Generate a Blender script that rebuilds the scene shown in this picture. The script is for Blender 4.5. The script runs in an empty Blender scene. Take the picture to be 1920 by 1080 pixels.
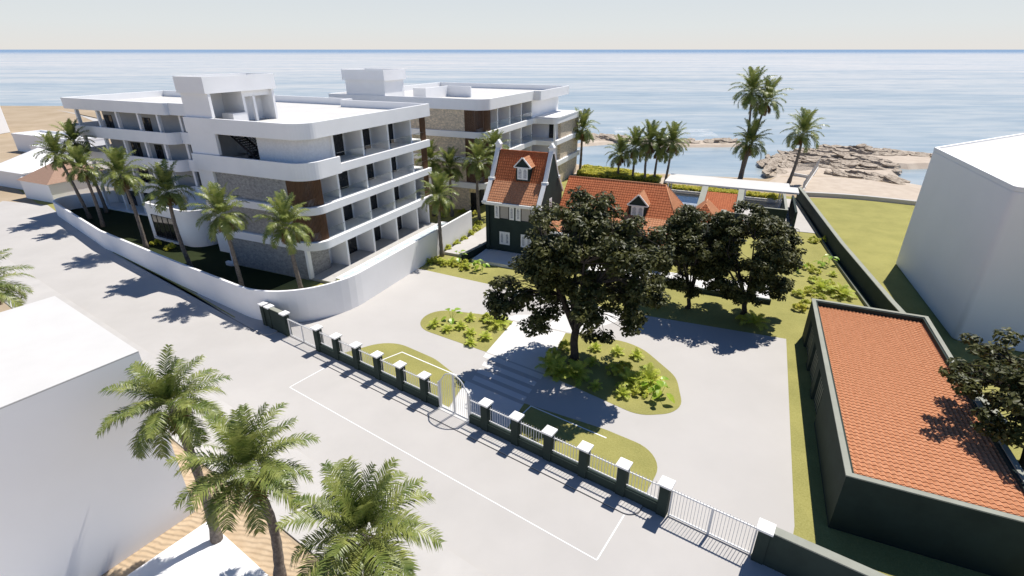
import bpy, bmesh, math, random
from mathutils import Vector, Matrix, noise
R = math.radians
random.seed(7)
scene = bpy.context.scene
COL = scene.collection

# ------------------------------------------------------------------ frames
# Q: axes of the apartment blocks, the house and the garage.  S: axes of the street and its fence.
QA, SA = R(-23.8), R(-34.7)
def Q(a, b, z=0.0):
    return Vector((a*math.cos(QA) - b*math.sin(QA), a*math.sin(QA) + b*math.cos(QA), z))
def S(s, t, z=0.0):
    return Vector((s*math.cos(SA) - t*math.sin(SA), s*math.sin(SA) + t*math.cos(SA), z))
def W(x, y, z=0.0):
    return Vector((x, y, z))
def S2Q(s, t):
    v = S(s, t)
    return (v.x*math.cos(QA) + v.y*math.sin(QA), -v.x*math.sin(QA) + v.y*math.cos(QA))

# ------------------------------------------------------------------ materials
def newmat(name):
    m = bpy.data.materials.new(name); m.use_nodes = True
    nt = m.node_tree
    return m, nt, nt.nodes['Principled BSDF']
def noise_mix(nt, c1, c2, scale, detail=4, rough=.6, stretch=None, lo=.35, hi=.65, coord='Object'):
    tc = nt.nodes.new('ShaderNodeTexCoord'); n = nt.nodes.new('ShaderNodeTexNoise')
    n.inputs['Scale'].default_value = scale; n.inputs['Detail'].default_value = detail; n.inputs['Roughness'].default_value = rough
    if stretch:
        mp = nt.nodes.new('ShaderNodeMapping'); mp.inputs['Scale'].default_value = stretch
        nt.links.new(tc.outputs[coord], mp.inputs[0]); nt.links.new(mp.outputs[0], n.inputs['Vector'])
    else:
        nt.links.new(tc.outputs[coord], n.inputs['Vector'])
    r = nt.nodes.new('ShaderNodeValToRGB')
    r.color_ramp.elements[0].position = lo; r.color_ramp.elements[1].position = hi
    r.color_ramp.elements[0].color = (*c1, 1); r.color_ramp.elements[1].color = (*c2, 1)
    nt.links.new(n.outputs['Fac'], r.inputs[0])
    return n, r
def bump(nt, bsdf, src, strength=.3, dist=.02):
    b = nt.nodes.new('ShaderNodeBump'); b.inputs['Strength'].default_value = strength; b.inputs['Distance'].default_value = dist
    nt.links.new(src, b.inputs['Height']); nt.links.new(b.outputs[0], bsdf.inputs['Normal'])
    return b
def simple(name, c, var=.06, scale=1.5, rough=.7, bumps=0, bscale=30, spec=.3, metal=0):
    m, nt, p = newmat(name)
    n, r = noise_mix(nt, tuple(x*(1-var) for x in c), tuple(min(1, x*(1+var)) for x in c), scale)
    nt.links.new(r.outputs[0], p.inputs['Base Color'])
    p.inputs['Roughness'].default_value = rough; p.inputs['Specular IOR Level'].default_value = spec; p.inputs['Metallic'].default_value = metal
    if bumps:
        n2, r2 = noise_mix(nt, (0, 0, 0), (1, 1, 1), bscale, 6)
        bump(nt, p, n2.outputs['Fac'], bumps, .02)
    return m
M = {}
M['plaster'] = simple('white_plaster', (.90, .89, .88), .025, .35, .75, .08, 25)
M['plaster_shell'] = simple('white_massing', (.88, .87, .86), .015, .2, .8)
M['roofing'] = simple('white_roofing', (.60, .585, .56), .03, .4, .85)
M['road'] = simple('pale_road', (.475, .453, .43), .035, .22, .9, .1, 40)
M['paving'] = simple('pale_paving', (.50, .478, .455), .04, .5, .9, .1, 40)
M['drive'] = simple('pale_driveway', (.485, .463, .44), .03, .18, .9, .1, 40)
M['path'] = simple('white_stone_path', (.68, .665, .64), .03, .7, .85)
M['concrete'] = simple('concrete_floor', (.48, .465, .44), .07, 1.2, .85, .1, 30)
M['marking'] = simple('white_paint', (.86, .86, .85), .03, 3, .6)
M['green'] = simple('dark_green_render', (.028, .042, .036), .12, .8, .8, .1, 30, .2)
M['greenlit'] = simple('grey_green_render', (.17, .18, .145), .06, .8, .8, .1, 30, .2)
M['coping'] = simple('grey_green_coping', (.30, .305, .255), .06, 1.5, .8)
M['trim'] = simple('white_trim', (.84, .83, .80), .02, 4, .55)
M['cap'] = simple('white_cap_stone', (.84, .83, .81), .03, 3, .65)
M['metal'] = simple('white_metal', (.66, .66, .66), .02, 5, .4, spec=.5)
M['steel'] = simple('grey_steel', (.45, .46, .47), .05, 5, .35, metal=.8)
M['darkmetal'] = simple('dark_metal', (.02, .02, .024), .1, 5, .45)
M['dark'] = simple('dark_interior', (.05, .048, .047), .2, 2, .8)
M['greywall'] = simple('grey_render', (.42, .42, .42), .05, 1, .8)
M['curtain'] = simple('pale_curtain', (.55, .53, .50), .12, 6, .9)
M['rust'] = simple('reddish_furniture', (.18, .05, .035), .2, 3, .7)
M['trunk'] = simple('palm_bark', (.19, .16, .135), .35, 7, .9, .6, 18)
M['bark'] = simple('tree_bark', (.05, .04, .033), .3, 5, .9, .5, 15)
M['pot'] = simple('white_pot', (.7, .69, .67), .03, 4, .6)

def tile_mat(name, c1, c2):
    m, nt, p = newmat(name)
    n, r = noise_mix(nt, c1, c2, 5.0, 3, .6, lo=.3, hi=.7)
    nt.links.new(r.outputs[0], p.inputs['Base Color'])
    p.inputs['Roughness'].default_value = .75; p.inputs['Specular IOR Level'].default_value = .2
    return m
M['tile'] = tile_mat('orange_clay_tile', (.35, .098, .038), (.52, .17, .068))
M['tile_pale'] = tile_mat('weathered_clay_tile', (.45, .19, .09), (.61, .29, .155))
M['browntile'] = tile_mat('brown_roof', (.33, .21, .15), (.40, .26, .19))

def stone_mat(name, tint, dark):
    m, nt, p = newmat(name)
    tc = nt.nodes.new('ShaderNodeTexCoord')
    mp = nt.nodes.new('ShaderNodeMapping'); mp.inputs['Rotation'].default_value = (0, 0, -QA)
    nt.links.new(tc.outputs['Object'], mp.inputs[0])
    sep = nt.nodes.new('ShaderNodeSeparateXYZ'); nt.links.new(mp.outputs[0], sep.inputs[0])
    add = nt.nodes.new('ShaderNodeMath'); add.operation = 'ADD'
    nt.links.new(sep.outputs[0], add.inputs[0]); nt.links.new(sep.outputs[1], add.inputs[1])
    cmb = nt.nodes.new('ShaderNodeCombineXYZ')
    nt.links.new(add.outputs[0], cmb.inputs[0]); nt.links.new(sep.outputs[2], cmb.inputs[1])
    nz = nt.nodes.new('ShaderNodeTexNoise'); nz.inputs['Scale'].default_value = 2.2; nz.inputs['Detail'].default_value = 4
    nt.links.new(tc.outputs['Object'], nz.inputs['Vector'])
    vm = nt.nodes.new('ShaderNodeVectorMath'); vm.operation = 'MULTIPLY_ADD'
    nt.links.new(nz.outputs['Color'], vm.inputs[0]); vm.inputs[1].default_value = (.22, .12, 0); nt.links.new(cmb.outputs[0], vm.inputs[2])
    br = nt.nodes.new('ShaderNodeTexBrick'); nt.links.new(vm.outputs[0], br.inputs['Vector'])
    br.inputs['Scale'].default_value = 1.0; br.inputs['Brick Width'].default_value = .40; br.inputs['Row Height'].default_value = .13
    br.inputs['Mortar Size'].default_value = .012; br.inputs['Mortar Smooth'].default_value = .4; br.inputs['Bias'].default_value = 0
    br.inputs['Color1'].default_value = (*tint, 1); br.inputs['Color2'].default_value = (*tuple(x*.76 for x in tint), 1)
    br.inputs['Mortar'].default_value = (*dark, 1)
    n2, r2 = noise_mix(nt, (.75, .75, .75), (1.15, 1.12, 1.08), 3.5, 6)
    mx = nt.nodes.new('ShaderNodeMix'); mx.data_type = 'RGBA'; mx.blend_type = 'MULTIPLY'; mx.inputs[0].default_value = 1
    nt.links.new(br.outputs['Color'], mx.inputs[6]); nt.links.new(r2.outputs[0], mx.inputs[7])
    nt.links.new(mx.outputs[2], p.inputs['Base Color'])
    p.inputs['Roughness'].default_value = .85; p.inputs['Specular IOR Level'].default_value = .25
    inv = nt.nodes.new('ShaderNodeMath'); inv.operation = 'SUBTRACT'; inv.inputs[0].default_value = 1; nt.links.new(br.outputs['Fac'], inv.inputs[1])
    ad = nt.nodes.new('ShaderNodeMath'); ad.operation = 'ADD'; nt.links.new(inv.outputs[0], ad.inputs[0]); nt.links.new(n2.outputs['Fac'], ad.inputs[1])
    bump(nt, p, ad.outputs[0], .7, .035)
    return m
M['stone'] = stone_mat('grey_stone_cladding', (.46, .455, .445), (.22, .21, .20))
M['stone_tan'] = stone_mat('tan_stone_cladding', (.88, .75, .58), (.52, .43, .33))  # tan stone, lightened to hold light bounced off the front block
M['stone_pale'] = simple('pale_textured_render', (.86, .855, .85), .05, 5, .8, .35, 14)

def wood():
    m, nt, p = newmat('brown_timber')
    n, r = noise_mix(nt, (.085, .04, .019), (.19, .095, .045), 3, 5, .6, (6, 6, .5))
    nt.links.new(r.outputs[0], p.inputs['Base Color']); p.inputs['Roughness'].default_value = .6
    return m
M['wood'] = wood()

def lawn(name, c1, c2):
    m, nt, p = newmat(name)
    n, r = noise_mix(nt, c1, c2, 9, 8, .75, lo=.3, hi=.7)
    n3, r3 = noise_mix(nt, (.9, .9, .88), (1.08, 1.06, 1.05), .35, 3)
    mx = nt.nodes.new('ShaderNodeMix'); mx.data_type = 'RGBA'; mx.blend_type = 'MULTIPLY'; mx.inputs[0].default_value = 1
    nt.links.new(r.outputs[0], mx.inputs[6]); nt.links.new(r3.outputs[0], mx.inputs[7])
    nt.links.new(mx.outputs[2], p.inputs['Base Color'])
    p.inputs['Roughness'].default_value = .95; p.inputs['Specular IOR Level'].default_value = .1
    bump(nt, p, n.outputs['Fac'], .6, .05)
    return m
M['lawn'] = lawn('olive_lawn', (.25, .24, .072), (.37, .348, .13))

M['court_shade'] = lawn('painted_court_shade', (.018, .026, .010), (.035, .045, .018))
def sand(name, c1, c2, ripple=0, scale=.8):
    m, nt, p = newmat(name)
    n, r = noise_mix(nt, c1, c2, scale, 6, .6)
    nt.links.new(r.outputs[0], p.inputs['Base Color'])
    p.inputs['Roughness'].default_value = .95; p.inputs['Specular IOR Level'].default_value = .1
    if ripple:
        tc = nt.nodes.new('ShaderNodeTexCoord'); mp = nt.nodes.new('ShaderNodeMapping')
        mp.inputs['Rotation'].default_value = (0, 0, R(100)); nt.links.new(tc.outputs['Object'], mp.inputs[0])
        w = nt.nodes.new('ShaderNodeTexWave'); w.inputs['Scale'].default_value = ripple; w.inputs['Distortion'].default_value = 4; w.inputs['Detail'].default_value = 2
        w.inputs['Detail Scale'].default_value = .9
        nt.links.new(mp.outputs[0], w.inputs['Vector']); bump(nt, p, w.outputs['Fac'], .65, .06)
    else:
        bump(nt, p, n.outputs['Fac'], .3, .1)
    return m
M['sand'] = sand('beach_sand', (.47, .39, .315), (.55, .47, .385), 0, .5)
M['sand_lot'] = sand('tan_sand', (.36, .28, .19), (.44, .35, .25), 0, .12)
M['sand_ripple'] = sand('rippled_sand', (.45, .335, .22), (.53, .41, .28), 1.15, 1.5)

def rockm():
    m, nt, p = newmat('coastal_rock')
    n, r = noise_mix(nt, (.17, .125, .09), (.55, .465, .37), 1.5, 10, .8, (1, 1, 3), lo=.38, hi=.58)
    nt.links.new(r.outputs[0], p.inputs['Base Color']); p.inputs['Roughness'].default_value = .9
    bump(nt, p, n.outputs['Fac'], .9, .25)
    return m
M['rock'] = rockm()

def leafm(name, c1, c2, trans=.3, rough=.5, spec=.4, scale=1.3):
    m, nt, p = newmat(name)
    n, r = noise_mix(nt, c1, c2, scale, 3, .6)
    nt.links.new(r.outputs[0], p.inputs['Base Color'])
    p.inputs['Roughness'].default_value = rough; p.inputs['Specular IOR Level'].default_value = spec
    if trans:
        t = nt.nodes.new('ShaderNodeBsdfTranslucent'); nt.links.new(r.outputs[0], t.inputs[0])
        mx = nt.nodes.new('ShaderNodeMixShader'); mx.inputs[0].default_value = trans
        out = nt.nodes['Material Output']
        nt.links.new(p.outputs[0], mx.inputs[1]); nt.links.new(t.outputs[0], mx.inputs[2]); nt.links.new(mx.outputs[0], out.inputs[0])
    return m
M['palm'] = leafm('palm_leaf', (.115, .165, .036), (.325, .35, .095), .26, .38)
M['deadleaf'] = leafm('dry_palm_leaf', (.16, .085, .04), (.24, .15, .075), .15, .8, .1)
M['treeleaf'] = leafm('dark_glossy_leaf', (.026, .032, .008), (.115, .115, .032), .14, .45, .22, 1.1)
M['fern'] = leafm('fern_leaf', (.42, .52, .06), (.70, .70, .14), .42, .5)
M['bush'] = leafm('yellow_green_leaf', (.46, .53, .06), (.74, .71, .13), .42, .5)
M['broad'] = leafm('bright_green_leaf', (.22, .42, .04), (.48, .58, .07), .4, .35)
M['hedge'] = leafm('hedge_leaf', (.42, .45, .05), (.80, .70, .11), .4, .55, .3, 2.5)
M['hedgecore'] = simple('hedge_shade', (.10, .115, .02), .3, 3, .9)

def glass():
    m, nt, p = newmat('dark_glass')
    p.inputs['Base Color'].default_value = (.018, .02, .022, 1); p.inputs['Roughness'].default_value = .06; p.inputs['Specular IOR Level'].default_value = .6
    n, r = noise_mix(nt, (.012, .013, .015), (.035, .034, .033), .9, 2)
    nt.links.new(r.outputs[0], p.inputs['Base Color'])
    return m
M['glass'] = glass()
def clear():
    m, nt, p = newmat('clear_balcony_glass')
    t = nt.nodes.new('ShaderNodeBsdfTransparent'); g = nt.nodes.new('ShaderNodeBsdfGlossy')
    t.inputs[0].default_value = (.93, .95, .95, 1); g.inputs['Roughness'].default_value = .05
    mx = nt.nodes.new('ShaderNodeMixShader'); mx.inputs[0].default_value = .06
    nt.links.new(t.outputs[0], mx.inputs[1]); nt.links.new(g.outputs[0], mx.inputs[2])
    nt.links.new(mx.outputs[0], nt.nodes['Material Output'].inputs[0])
    nt.nodes.remove(p)
    return m
M['clear'] = clear()
def frosted():
    m, nt, p = newmat('etched_window_pane')
    n, r = noise_mix(nt, (.30, .31, .34), (.62, .62, .64), 6, 3)
    nt.links.new(r.outputs[0], p.inputs['Base Color']); p.inputs['Roughness'].default_value = .3
    return m
M['pane'] = frosted()
def blind():
    return simple('beige_blind', (.42, .38, .34), .05, 2, .8)
M['blind'] = blind()

def poolw():
    m, nt, p = newmat('pool_water')
    n, r = noise_mix(nt, (.50, .60, .63), (.78, .83, .84), 2.2, 4, .6)
    nt.links.new(r.outputs[0], p.inputs['Base Color']); p.inputs['Roughness'].default_value = .12
    bump(nt, p, n.outputs['Fac'], .25, .08)
    return m
M['pool'] = poolw()
def bigpool():
    m, nt, p = newmat('terrace_pool_water')
    n, r = noise_mix(nt, (.22, .245, .28), (.40, .425, .45), 1.1, 5, .6)
    nt.links.new(r.outputs[0], p.inputs['Base Color']); p.inputs['Roughness'].default_value = .15
    bump(nt, p, n.outputs['Fac'], .25, .1)
    return m
M['bigpool'] = bigpool()

def seam():
    m, nt, p = newmat('sea_water')
    tc = nt.nodes.new('ShaderNodeTexCoord')
    def nz(scale, stretch, detail, rot=0):
        mp = nt.nodes.new('ShaderNodeMapping'); mp.inputs['Scale'].default_value = stretch; mp.inputs['Rotation'].default_value = (0, 0, R(rot))
        nt.links.new(tc.outputs['Object'], mp.inputs[0])
        n = nt.nodes.new('ShaderNodeTexNoise'); n.inputs['Scale'].default_value = scale; n.inputs['Detail'].default_value = detail; n.inputs['Roughness'].default_value = .62
        nt.links.new(mp.outputs[0], n.inputs['Vector']); return n
    n1 = nz(.018, (.14, 1, 1), 9, 3); n2 = nz(.15, (.3, 1, 1), 7, -5); n3 = nz(.0022, (.2, 1, 1), 6, 2)
    # water colour: blue shallows near the coast, paler open sea, and a dark belt painted in where the haze ends
    sep = nt.nodes.new('ShaderNodeSeparateXYZ'); nt.links.new(tc.outputs['Object'], sep.inputs[0])
    mr = nt.nodes.new('ShaderNodeMapRange'); mr.inputs[1].default_value = 90; mr.inputs[2].default_value = 900
    nt.links.new(sep.outputs[1], mr.inputs[0])
    near = nt.nodes.new('ShaderNodeMix'); near.data_type = 'RGBA'
    near.inputs[6].default_value = (.355, .395, .40, 1); near.inputs[7].default_value = (.60, .555, .505, 1)
    nt.links.new(mr.outputs[0], near.inputs[0])
    st = nt.nodes.new('ShaderNodeValToRGB'); st.color_ramp.elements[0].position = .38; st.color_ramp.elements[1].position = .58
    st.color_ramp.elements[0].color = (.70, .80, .88, 1); st.color_ramp.elements[1].color = (1.12, 1.08, 1.05, 1)
    nt.links.new(n1.outputs['Fac'], st.inputs[0])
    mul = nt.nodes.new('ShaderNodeMix'); mul.data_type = 'RGBA'; mul.blend_type = 'MULTIPLY'; mul.inputs[0].default_value = 1
    nt.links.new(near.outputs[2], mul.inputs[6]); nt.links.new(st.outputs[0], mul.inputs[7])
    st3 = nt.nodes.new('ShaderNodeValToRGB'); st3.color_ramp.elements[0].position = .27; st3.color_ramp.elements[1].position = .40
    st3.color_ramp.elements[0].color = (.55, .68, .82, 1); st3.color_ramp.elements[1].color = (1, 1, 1, 1)
    nt.links.new(n3.outputs['Fac'], st3.inputs[0])
    mul2 = nt.nodes.new('ShaderNodeMix'); mul2.data_type = 'RGBA'; mul2.blend_type = 'MULTIPLY'; mul2.inputs[0].default_value = 1
    nt.links.new(mul.outputs[2], mul2.inputs[6]); nt.links.new(st3.outputs[0], mul2.inputs[7])
    far = nt.nodes.new('ShaderNodeMapRange'); far.inputs[1].default_value = 2500; far.inputs[2].default_value = 4600
    nt.links.new(sep.outputs[1], far.inputs[0])
    deep = nt.nodes.new('ShaderNodeMix'); deep.data_type = 'RGBA'
    st2 = nt.nodes.new('ShaderNodeValToRGB'); st2.color_ramp.elements[0].position = .38; st2.color_ramp.elements[1].position = .60
    st2.color_ramp.elements[0].color = (.74, .82, .88, 1); st2.color_ramp.elements[1].color = (1.06, 1.05, 1.04, 1); nt.links.new(n2.outputs['Fac'], st2.inputs[0])
    mul3 = nt.nodes.new('ShaderNodeMix'); mul3.data_type = 'RGBA'; mul3.blend_type = 'MULTIPLY'; mul3.inputs[0].default_value = 1
    nt.links.new(mul2.outputs[2], mul3.inputs[6]); nt.links.new(st2.outputs[0], mul3.inputs[7]); mul2 = mul3
    nt.links.new(far.outputs[0], deep.inputs[0]); nt.links.new(mul2.outputs[2], deep.inputs[6]); deep.inputs[7].default_value = (.19, .275, .39, 1)
    nt.links.new(deep.outputs[2], p.inputs['Base Color'])
    sp = nt.nodes.new('ShaderNodeMapRange'); sp.inputs[1].default_value = 3500; sp.inputs[2].default_value = 5600; sp.inputs[3].default_value = .22; sp.inputs[4].default_value = 0
    nt.links.new(sep.outputs[1], sp.inputs[0]); nt.links.new(sp.outputs[0], p.inputs['Specular IOR Level'])
    p.inputs['Roughness'].default_value = .25
    b1 = nt.nodes.new('ShaderNodeBump'); b1.inputs['Strength'].default_value = .35; b1.inputs['Distance'].default_value = 1.5; nt.links.new(n1.outputs['Fac'], b1.inputs['Height'])
    b2 = nt.nodes.new('ShaderNodeBump'); b2.inputs['Strength'].default_value = .3; b2.inputs['Distance'].default_value = .35
    nt.links.new(n2.outputs['Fac'], b2.inputs['Height']); nt.links.new(b1.outputs[0], b2.inputs['Normal']); nt.links.new(b2.outputs[0], p.inputs['Normal'])
    return m
M['sea'] = seam()
def foamm():
    m, nt, p = newmat('sea_foam')
    p.inputs['Base Color'].default_value = (.85, .86, .86, 1); p.inputs['Roughness'].default_value = .9
    t = nt.nodes.new('ShaderNodeBsdfTransparent')
    n, r = noise_mix(nt, (0, 0, 0), (.75, .75, .75), .35, 8, .7, (.35, 1, 1), lo=.46, hi=.75)
    mx = nt.nodes.new('ShaderNodeMixShader'); nt.links.new(r.outputs[0], mx.inputs[0])
    nt.links.new(t.outputs[0], mx.inputs[1]); nt.links.new(p.outputs[0], mx.inputs[2]); nt.links.new(mx.outputs[0], nt.nodes['Material Output'].inputs[0])
    return m
M['foam'] = foamm()
def meshfence():
    return simple('grey_wire', (.34, .31, .28), .1, 5, .6)
M['wire'] = meshfence()

# ------------------------------------------------------------------ mesh helpers
def woff(o):
    v = Vector((0, 0, 0))
    while o is not None:
        v += o.location; o = o.parent
    return v
class MB:
    def __init__(s): s.v = []; s.f = []; s.sm = []
    def face(s, pts, smooth=False):
        i = len(s.v); s.v += [Vector(p) for p in pts]; s.f.append(tuple(range(i, i+len(pts)))); s.sm.append(smooth); return s
    def mesh(s, vs, fs, smooth=False):
        i = len(s.v); s.v += [Vector(p) for p in vs]
        for f in fs: s.f.append(tuple(i+k for k in f)); s.sm.append(smooth)
        return s
    def box(s, F, a0, a1, b0, b1, z0, z1):
        P = [F(a0, b0, z0), F(a1, b0, z0), F(a1, b1, z0), F(a0, b1, z0), F(a0, b0, z1), F(a1, b0, z1), F(a1, b1, z1), F(a0, b1, z1)]
        return s.mesh(P, [(0, 3, 2, 1), (4, 5, 6, 7), (0, 1, 5, 4), (1, 2, 6, 5), (2, 3, 7, 6), (3, 0, 4, 7)])
    def prism(s, F, poly, z0, z1, smooth=False, bottom=True):
        n = len(poly); lo = [F(x, y, z0) for x, y in poly]; hi = [F(x, y, z1) for x, y in poly]
        i = len(s.v); s.v += lo+hi
        for k in range(n):
            j = (k+1) % n; s.f.append((i+k, i+j, i+n+j, i+n+k)); s.sm.append(smooth)
        s.f.append(tuple(i+n+k for k in range(n))); s.sm.append(False)
        if bottom: s.f.append(tuple(i+k for k in reversed(range(n)))); s.sm.append(False)
        return s
    def ring(s, F, outer, inner, z0, z1):
        # wall standing between two outlines of equal length
        n = len(outer); i = len(s.v)
        for P, z in ((outer, z0), (outer, z1), (inner, z0), (inner, z1)):
            s.v += [F(x, y, z) for x, y in P]
        for k in range(n):
            j = (k+1) % n
            for a, b, c, d in ((k, j, n+j, n+k), (n+k, n+j, 3*n+j, 3*n+k), (2*n+j, 2*n+k, 3*n+k, 3*n+j), (j, k, 2*n+k, 2*n+j)):
                s.f.append((i+a, i+b, i+c, i+d)); s.sm.append(False)
        return s
    def wall(s, F, path, th, z0, z1, closed=False):
        # z0, z1: numbers or functions of the path index share
        L, Rr = offset(path, th/2, closed), offset(path, -th/2, closed)
        n = len(path); i = len(s.v)
        g = lambda z, k: z(k/(n-1)) if callable(z) else z
        for P, z in ((L, z0), (L, z1), (Rr, z0), (Rr, z1)):
            s.v += [F(x, y, g(z, k)) for k, (x, y) in enumerate(P)]
        rng = range(n) if closed else range(n-1)
        for k in rng:
            j = (k+1) % n
            for a, b, c, d in ((k, n+k, n+j, j), (n+k, 3*n+k, 3*n+j, n+j), (2*n+k, 2*n+j, 3*n+j, 3*n+k), (k, j, 2*n+j, 2*n+k)):
                s.f.append((i+a, i+b, i+c, i+d)); s.sm.append(False)
        if not closed:
            for k, fl in ((0, 0), (n-1, 1)):
                q = (i+k, i+2*n+k, i+3*n+k, i+n+k); s.f.append(q if fl == 0 else q[::-1]); s.sm.append(False)
        return s
    def tube(s, pts, rad, n=8, cap=True):
        pts = [Vector(p) for p in pts]; i = len(s.v)
        for k, p in enumerate(pts):
            d = (pts[min(k+1, len(pts)-1)] - pts[max(k-1, 0)]).normalized()
            u = d.cross(Vector((0, 0, 1)) if abs(d.z) < .95 else Vector((1, 0, 0))).normalized(); w = d.cross(u)
            r = rad[k] if isinstance(rad, (list, tuple)) else rad
            for q in range(n):
                t = 2*math.pi*q/n; s.v.append(p + (u*math.cos(t) + w*math.sin(t))*r)
        for k in range(len(pts)-1):
            for q in range(n):
                a = i+k*n+q; b = i+k*n+(q+1) % n; s.f.append((a, b, b+n, a+n)); s.sm.append(n > 4)
        if cap:
            s.f.append(tuple(i+q for q in reversed(range(n)))); s.sm.append(False)
            e = i+(len(pts)-1)*n; s.f.append(tuple(e+q for q in range(n))); s.sm.append(False)
        return s
    def build(s, name, mat, parent=None, loc=None, bevel=0):
        off = woff(parent) if parent is not None else Vector((0, 0, 0))
        if loc is not None: off = off + Vector(loc)
        me = bpy.data.meshes.new(name); me.from_pydata([tuple(v-off) for v in s.v], [], s.f)
        me.polygons.foreach_set('use_smooth', s.sm); me.materials.append(mat); me.validate()
        bm = bmesh.new(); bm.from_mesh(me); bmesh.ops.recalc_face_normals(bm, faces=bm.faces); bm.to_mesh(me); bm.free()
        o = bpy.data.objects.new(name, me); COL.objects.link(o)
        if parent is not None: o.parent = parent
        if loc is not None: o.location = loc
        if bevel:
            md = o.modifiers.new('edge', 'BEVEL'); md.width = bevel; md.segments = 2; md.limit_method = 'ANGLE'; md.angle_limit = R(40)
        return o
def offset(path, d, closed=True):
    n = len(path); out = []
    for k in range(n):
        if closed or 0 < k < n-1: p, q, r = path[(k-1) % n], path[k], path[(k+1) % n]
        elif k == 0: q, r = path[0], path[1]; p = (2*q[0]-r[0], 2*q[1]-r[1])
        else: p, q = path[k-1], path[k]; r = (2*q[0]-p[0], 2*q[1]-p[1])
        d1 = Vector((q[0]-p[0], q[1]-p[1])).normalized(); d2 = Vector((r[0]-q[0], r[1]-q[1])).normalized()
        n1 = Vector((-d1.y, d1.x)); n2 = Vector((-d2.y, d2.x)); m = n1+n2
        m = n1 if m.length < 1e-6 else m.normalized(); c = max(.3, m.dot(n1))
        out.append((q[0]+m.x*d/c, q[1]+m.y*d/c))
    return out
def rounded(pts, closed=True, seg=8):
    # pts: (x, y) or (x, y, radius)
    n = len(pts); out = []
    for k in range(n):
        q = pts[k]
        if len(q) < 3 or (not closed and k in (0, n-1)): out.append((q[0], q[1])); continue
        p, r = Vector(pts[(k-1) % n][:2]), Vector(pts[(k+1) % n][:2]); c = Vector(q[:2])
        u, v = (p-c).normalized(), (r-c).normalized(); ang = u.angle(v)
        t = q[2]/math.tan(ang/2); lim = lambda w: .499 if len(w) > 2 else .95
        t = min(t, (p-c).length*lim(pts[(k-1) % n]), (r-c).length*lim(pts[(k+1) % n])); rad = t*math.tan(ang/2)
        ctr = c + (u+v).normalized()*(rad/math.sin(ang/2))
        a, b = c+u*t-ctr, c+v*t-ctr
        a0 = math.atan2(a.y, a.x); da = math.atan2(b.y, b.x)-a0
        while da > math.pi: da -= 2*math.pi
        while da < -math.pi: da += 2*math.pi
        ns = max(3, int(seg*abs(da)/1.57)+2)
        for i in range(ns+1):
            t_ = a0+da*i/ns; out.append((ctr.x+rad*math.cos(t_), ctr.y+rad*math.sin(t_)))
    return out
def ccw(p):
    a = sum(p[i][0]*p[(i+1) % len(p)][1]-p[(i+1) % len(p)][0]*p[i][1] for i in range(len(p)))
    return p if a > 0 else p[::-1]
def inset(p, d): return offset(ccw(p), d)

def tag(o, label, cat, group=None):
    o['label'] = label; o['category'] = cat
    if group: o['group'] = group
    return o
def thing(name, label, cat, loc=(0, 0, 0), rz=0, group=None):
    o = bpy.data.objects.new(name, None); COL.objects.link(o); o.location = loc; o.rotation_euler = (0, 0, rz); o.empty_display_size = .3
    return tag(o, label, cat, group)
def struct(o, kind='structure'):
    o['kind'] = kind; return o
def sheet(name, F, poly, z, mat, th=None, kind='structure'):
    mb = MB()
    if th: mb.prism(F, poly, z-th, z)
    else: mb.face([F(x, y, z) for x, y in ccw(poly)])
    o = mb.build(name, mat)
    if th is None:
        for p in o.data.polygons:
            if p.normal.z < 0: o.data.flip_normals(); break
    return struct(o, kind)
def unmesh(o):
    return o

# tiled slope: convex planar polygon, first edge along the eave; real pantile relief
def tiles(name, pts, mat, parent, pu=.27, pv=.34, h=.035):
    pts = [Vector(p) for p in pts]
    U = (pts[1]-pts[0]).normalized(); N = None
    for k in range(2, len(pts)):
        N = U.cross(pts[k]-pts[0])
        if N.length > 1e-4: break
    N.normalize()
    if N.z < 0: N = -N
    V = N.cross(U).normalized()
    if sum((p-pts[0]).dot(V) for p in pts) < 0: V = -V
    us = [(p-pts[0]).dot(U) for p in pts]; vs = [(p-pts[0]).dot(V) for p in pts]
    u0, v0 = min(us)-pu, min(vs)-pv; nu = int((max(us)-u0)/pu)+2; nv = int((max(vs)-v0)/pv)+2
    verts, faces = [], []
    su = 4; cols = nu*su+1
    prof = [0, .55, 1.0, .55]
    rows = []
    for j in range(nv):
        rows.append((j*pv, 1.0)); rows.append((j*pv+pv*.97, .25))
    for vv, hh in rows:
        for i in range(cols):
            verts.append(pts[0]+U*(u0+i*pu/su)+V*(v0+vv)+N*(h*(hh*.55+prof[i % su]*.85)))
    for j in range(len(rows)-1):
        for i in range(cols-1):
            a = j*cols+i; faces.append((a, a+1, a+cols+1, a+cols))
    bm = bmesh.new(); bv = [bm.verts.new(v) for v in verts]
    for f in faces: bm.faces.new([bv[k] for k in f])
    cen = sum(pts, Vector())/len(pts)
    for k in range(len(pts)):
        p, q = pts[k], pts[(k+1) % len(pts)]; nn = (q-p).cross(N)
        if nn.dot(cen-p) > 0: nn = -nn
        bmesh.ops.bisect_plane(bm, geom=bm.verts[:]+bm.edges[:]+bm.faces[:], plane_co=p, plane_no=nn, clear_outer=True)
    # backing board
    off = woff(parent)
    bb = [bm.verts.new(p-N*.05) for p in pts]; bm.faces.new(bb)
    bmesh.ops.translate(bm, verts=bm.verts, vec=-off)
    me = bpy.data.meshes.new(name); bm.to_mesh(me); bm.free(); me.materials.append(mat)
    o = bpy.data.objects.new(name, me); COL.objects.link(o); o.parent = parent
    return o
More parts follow.
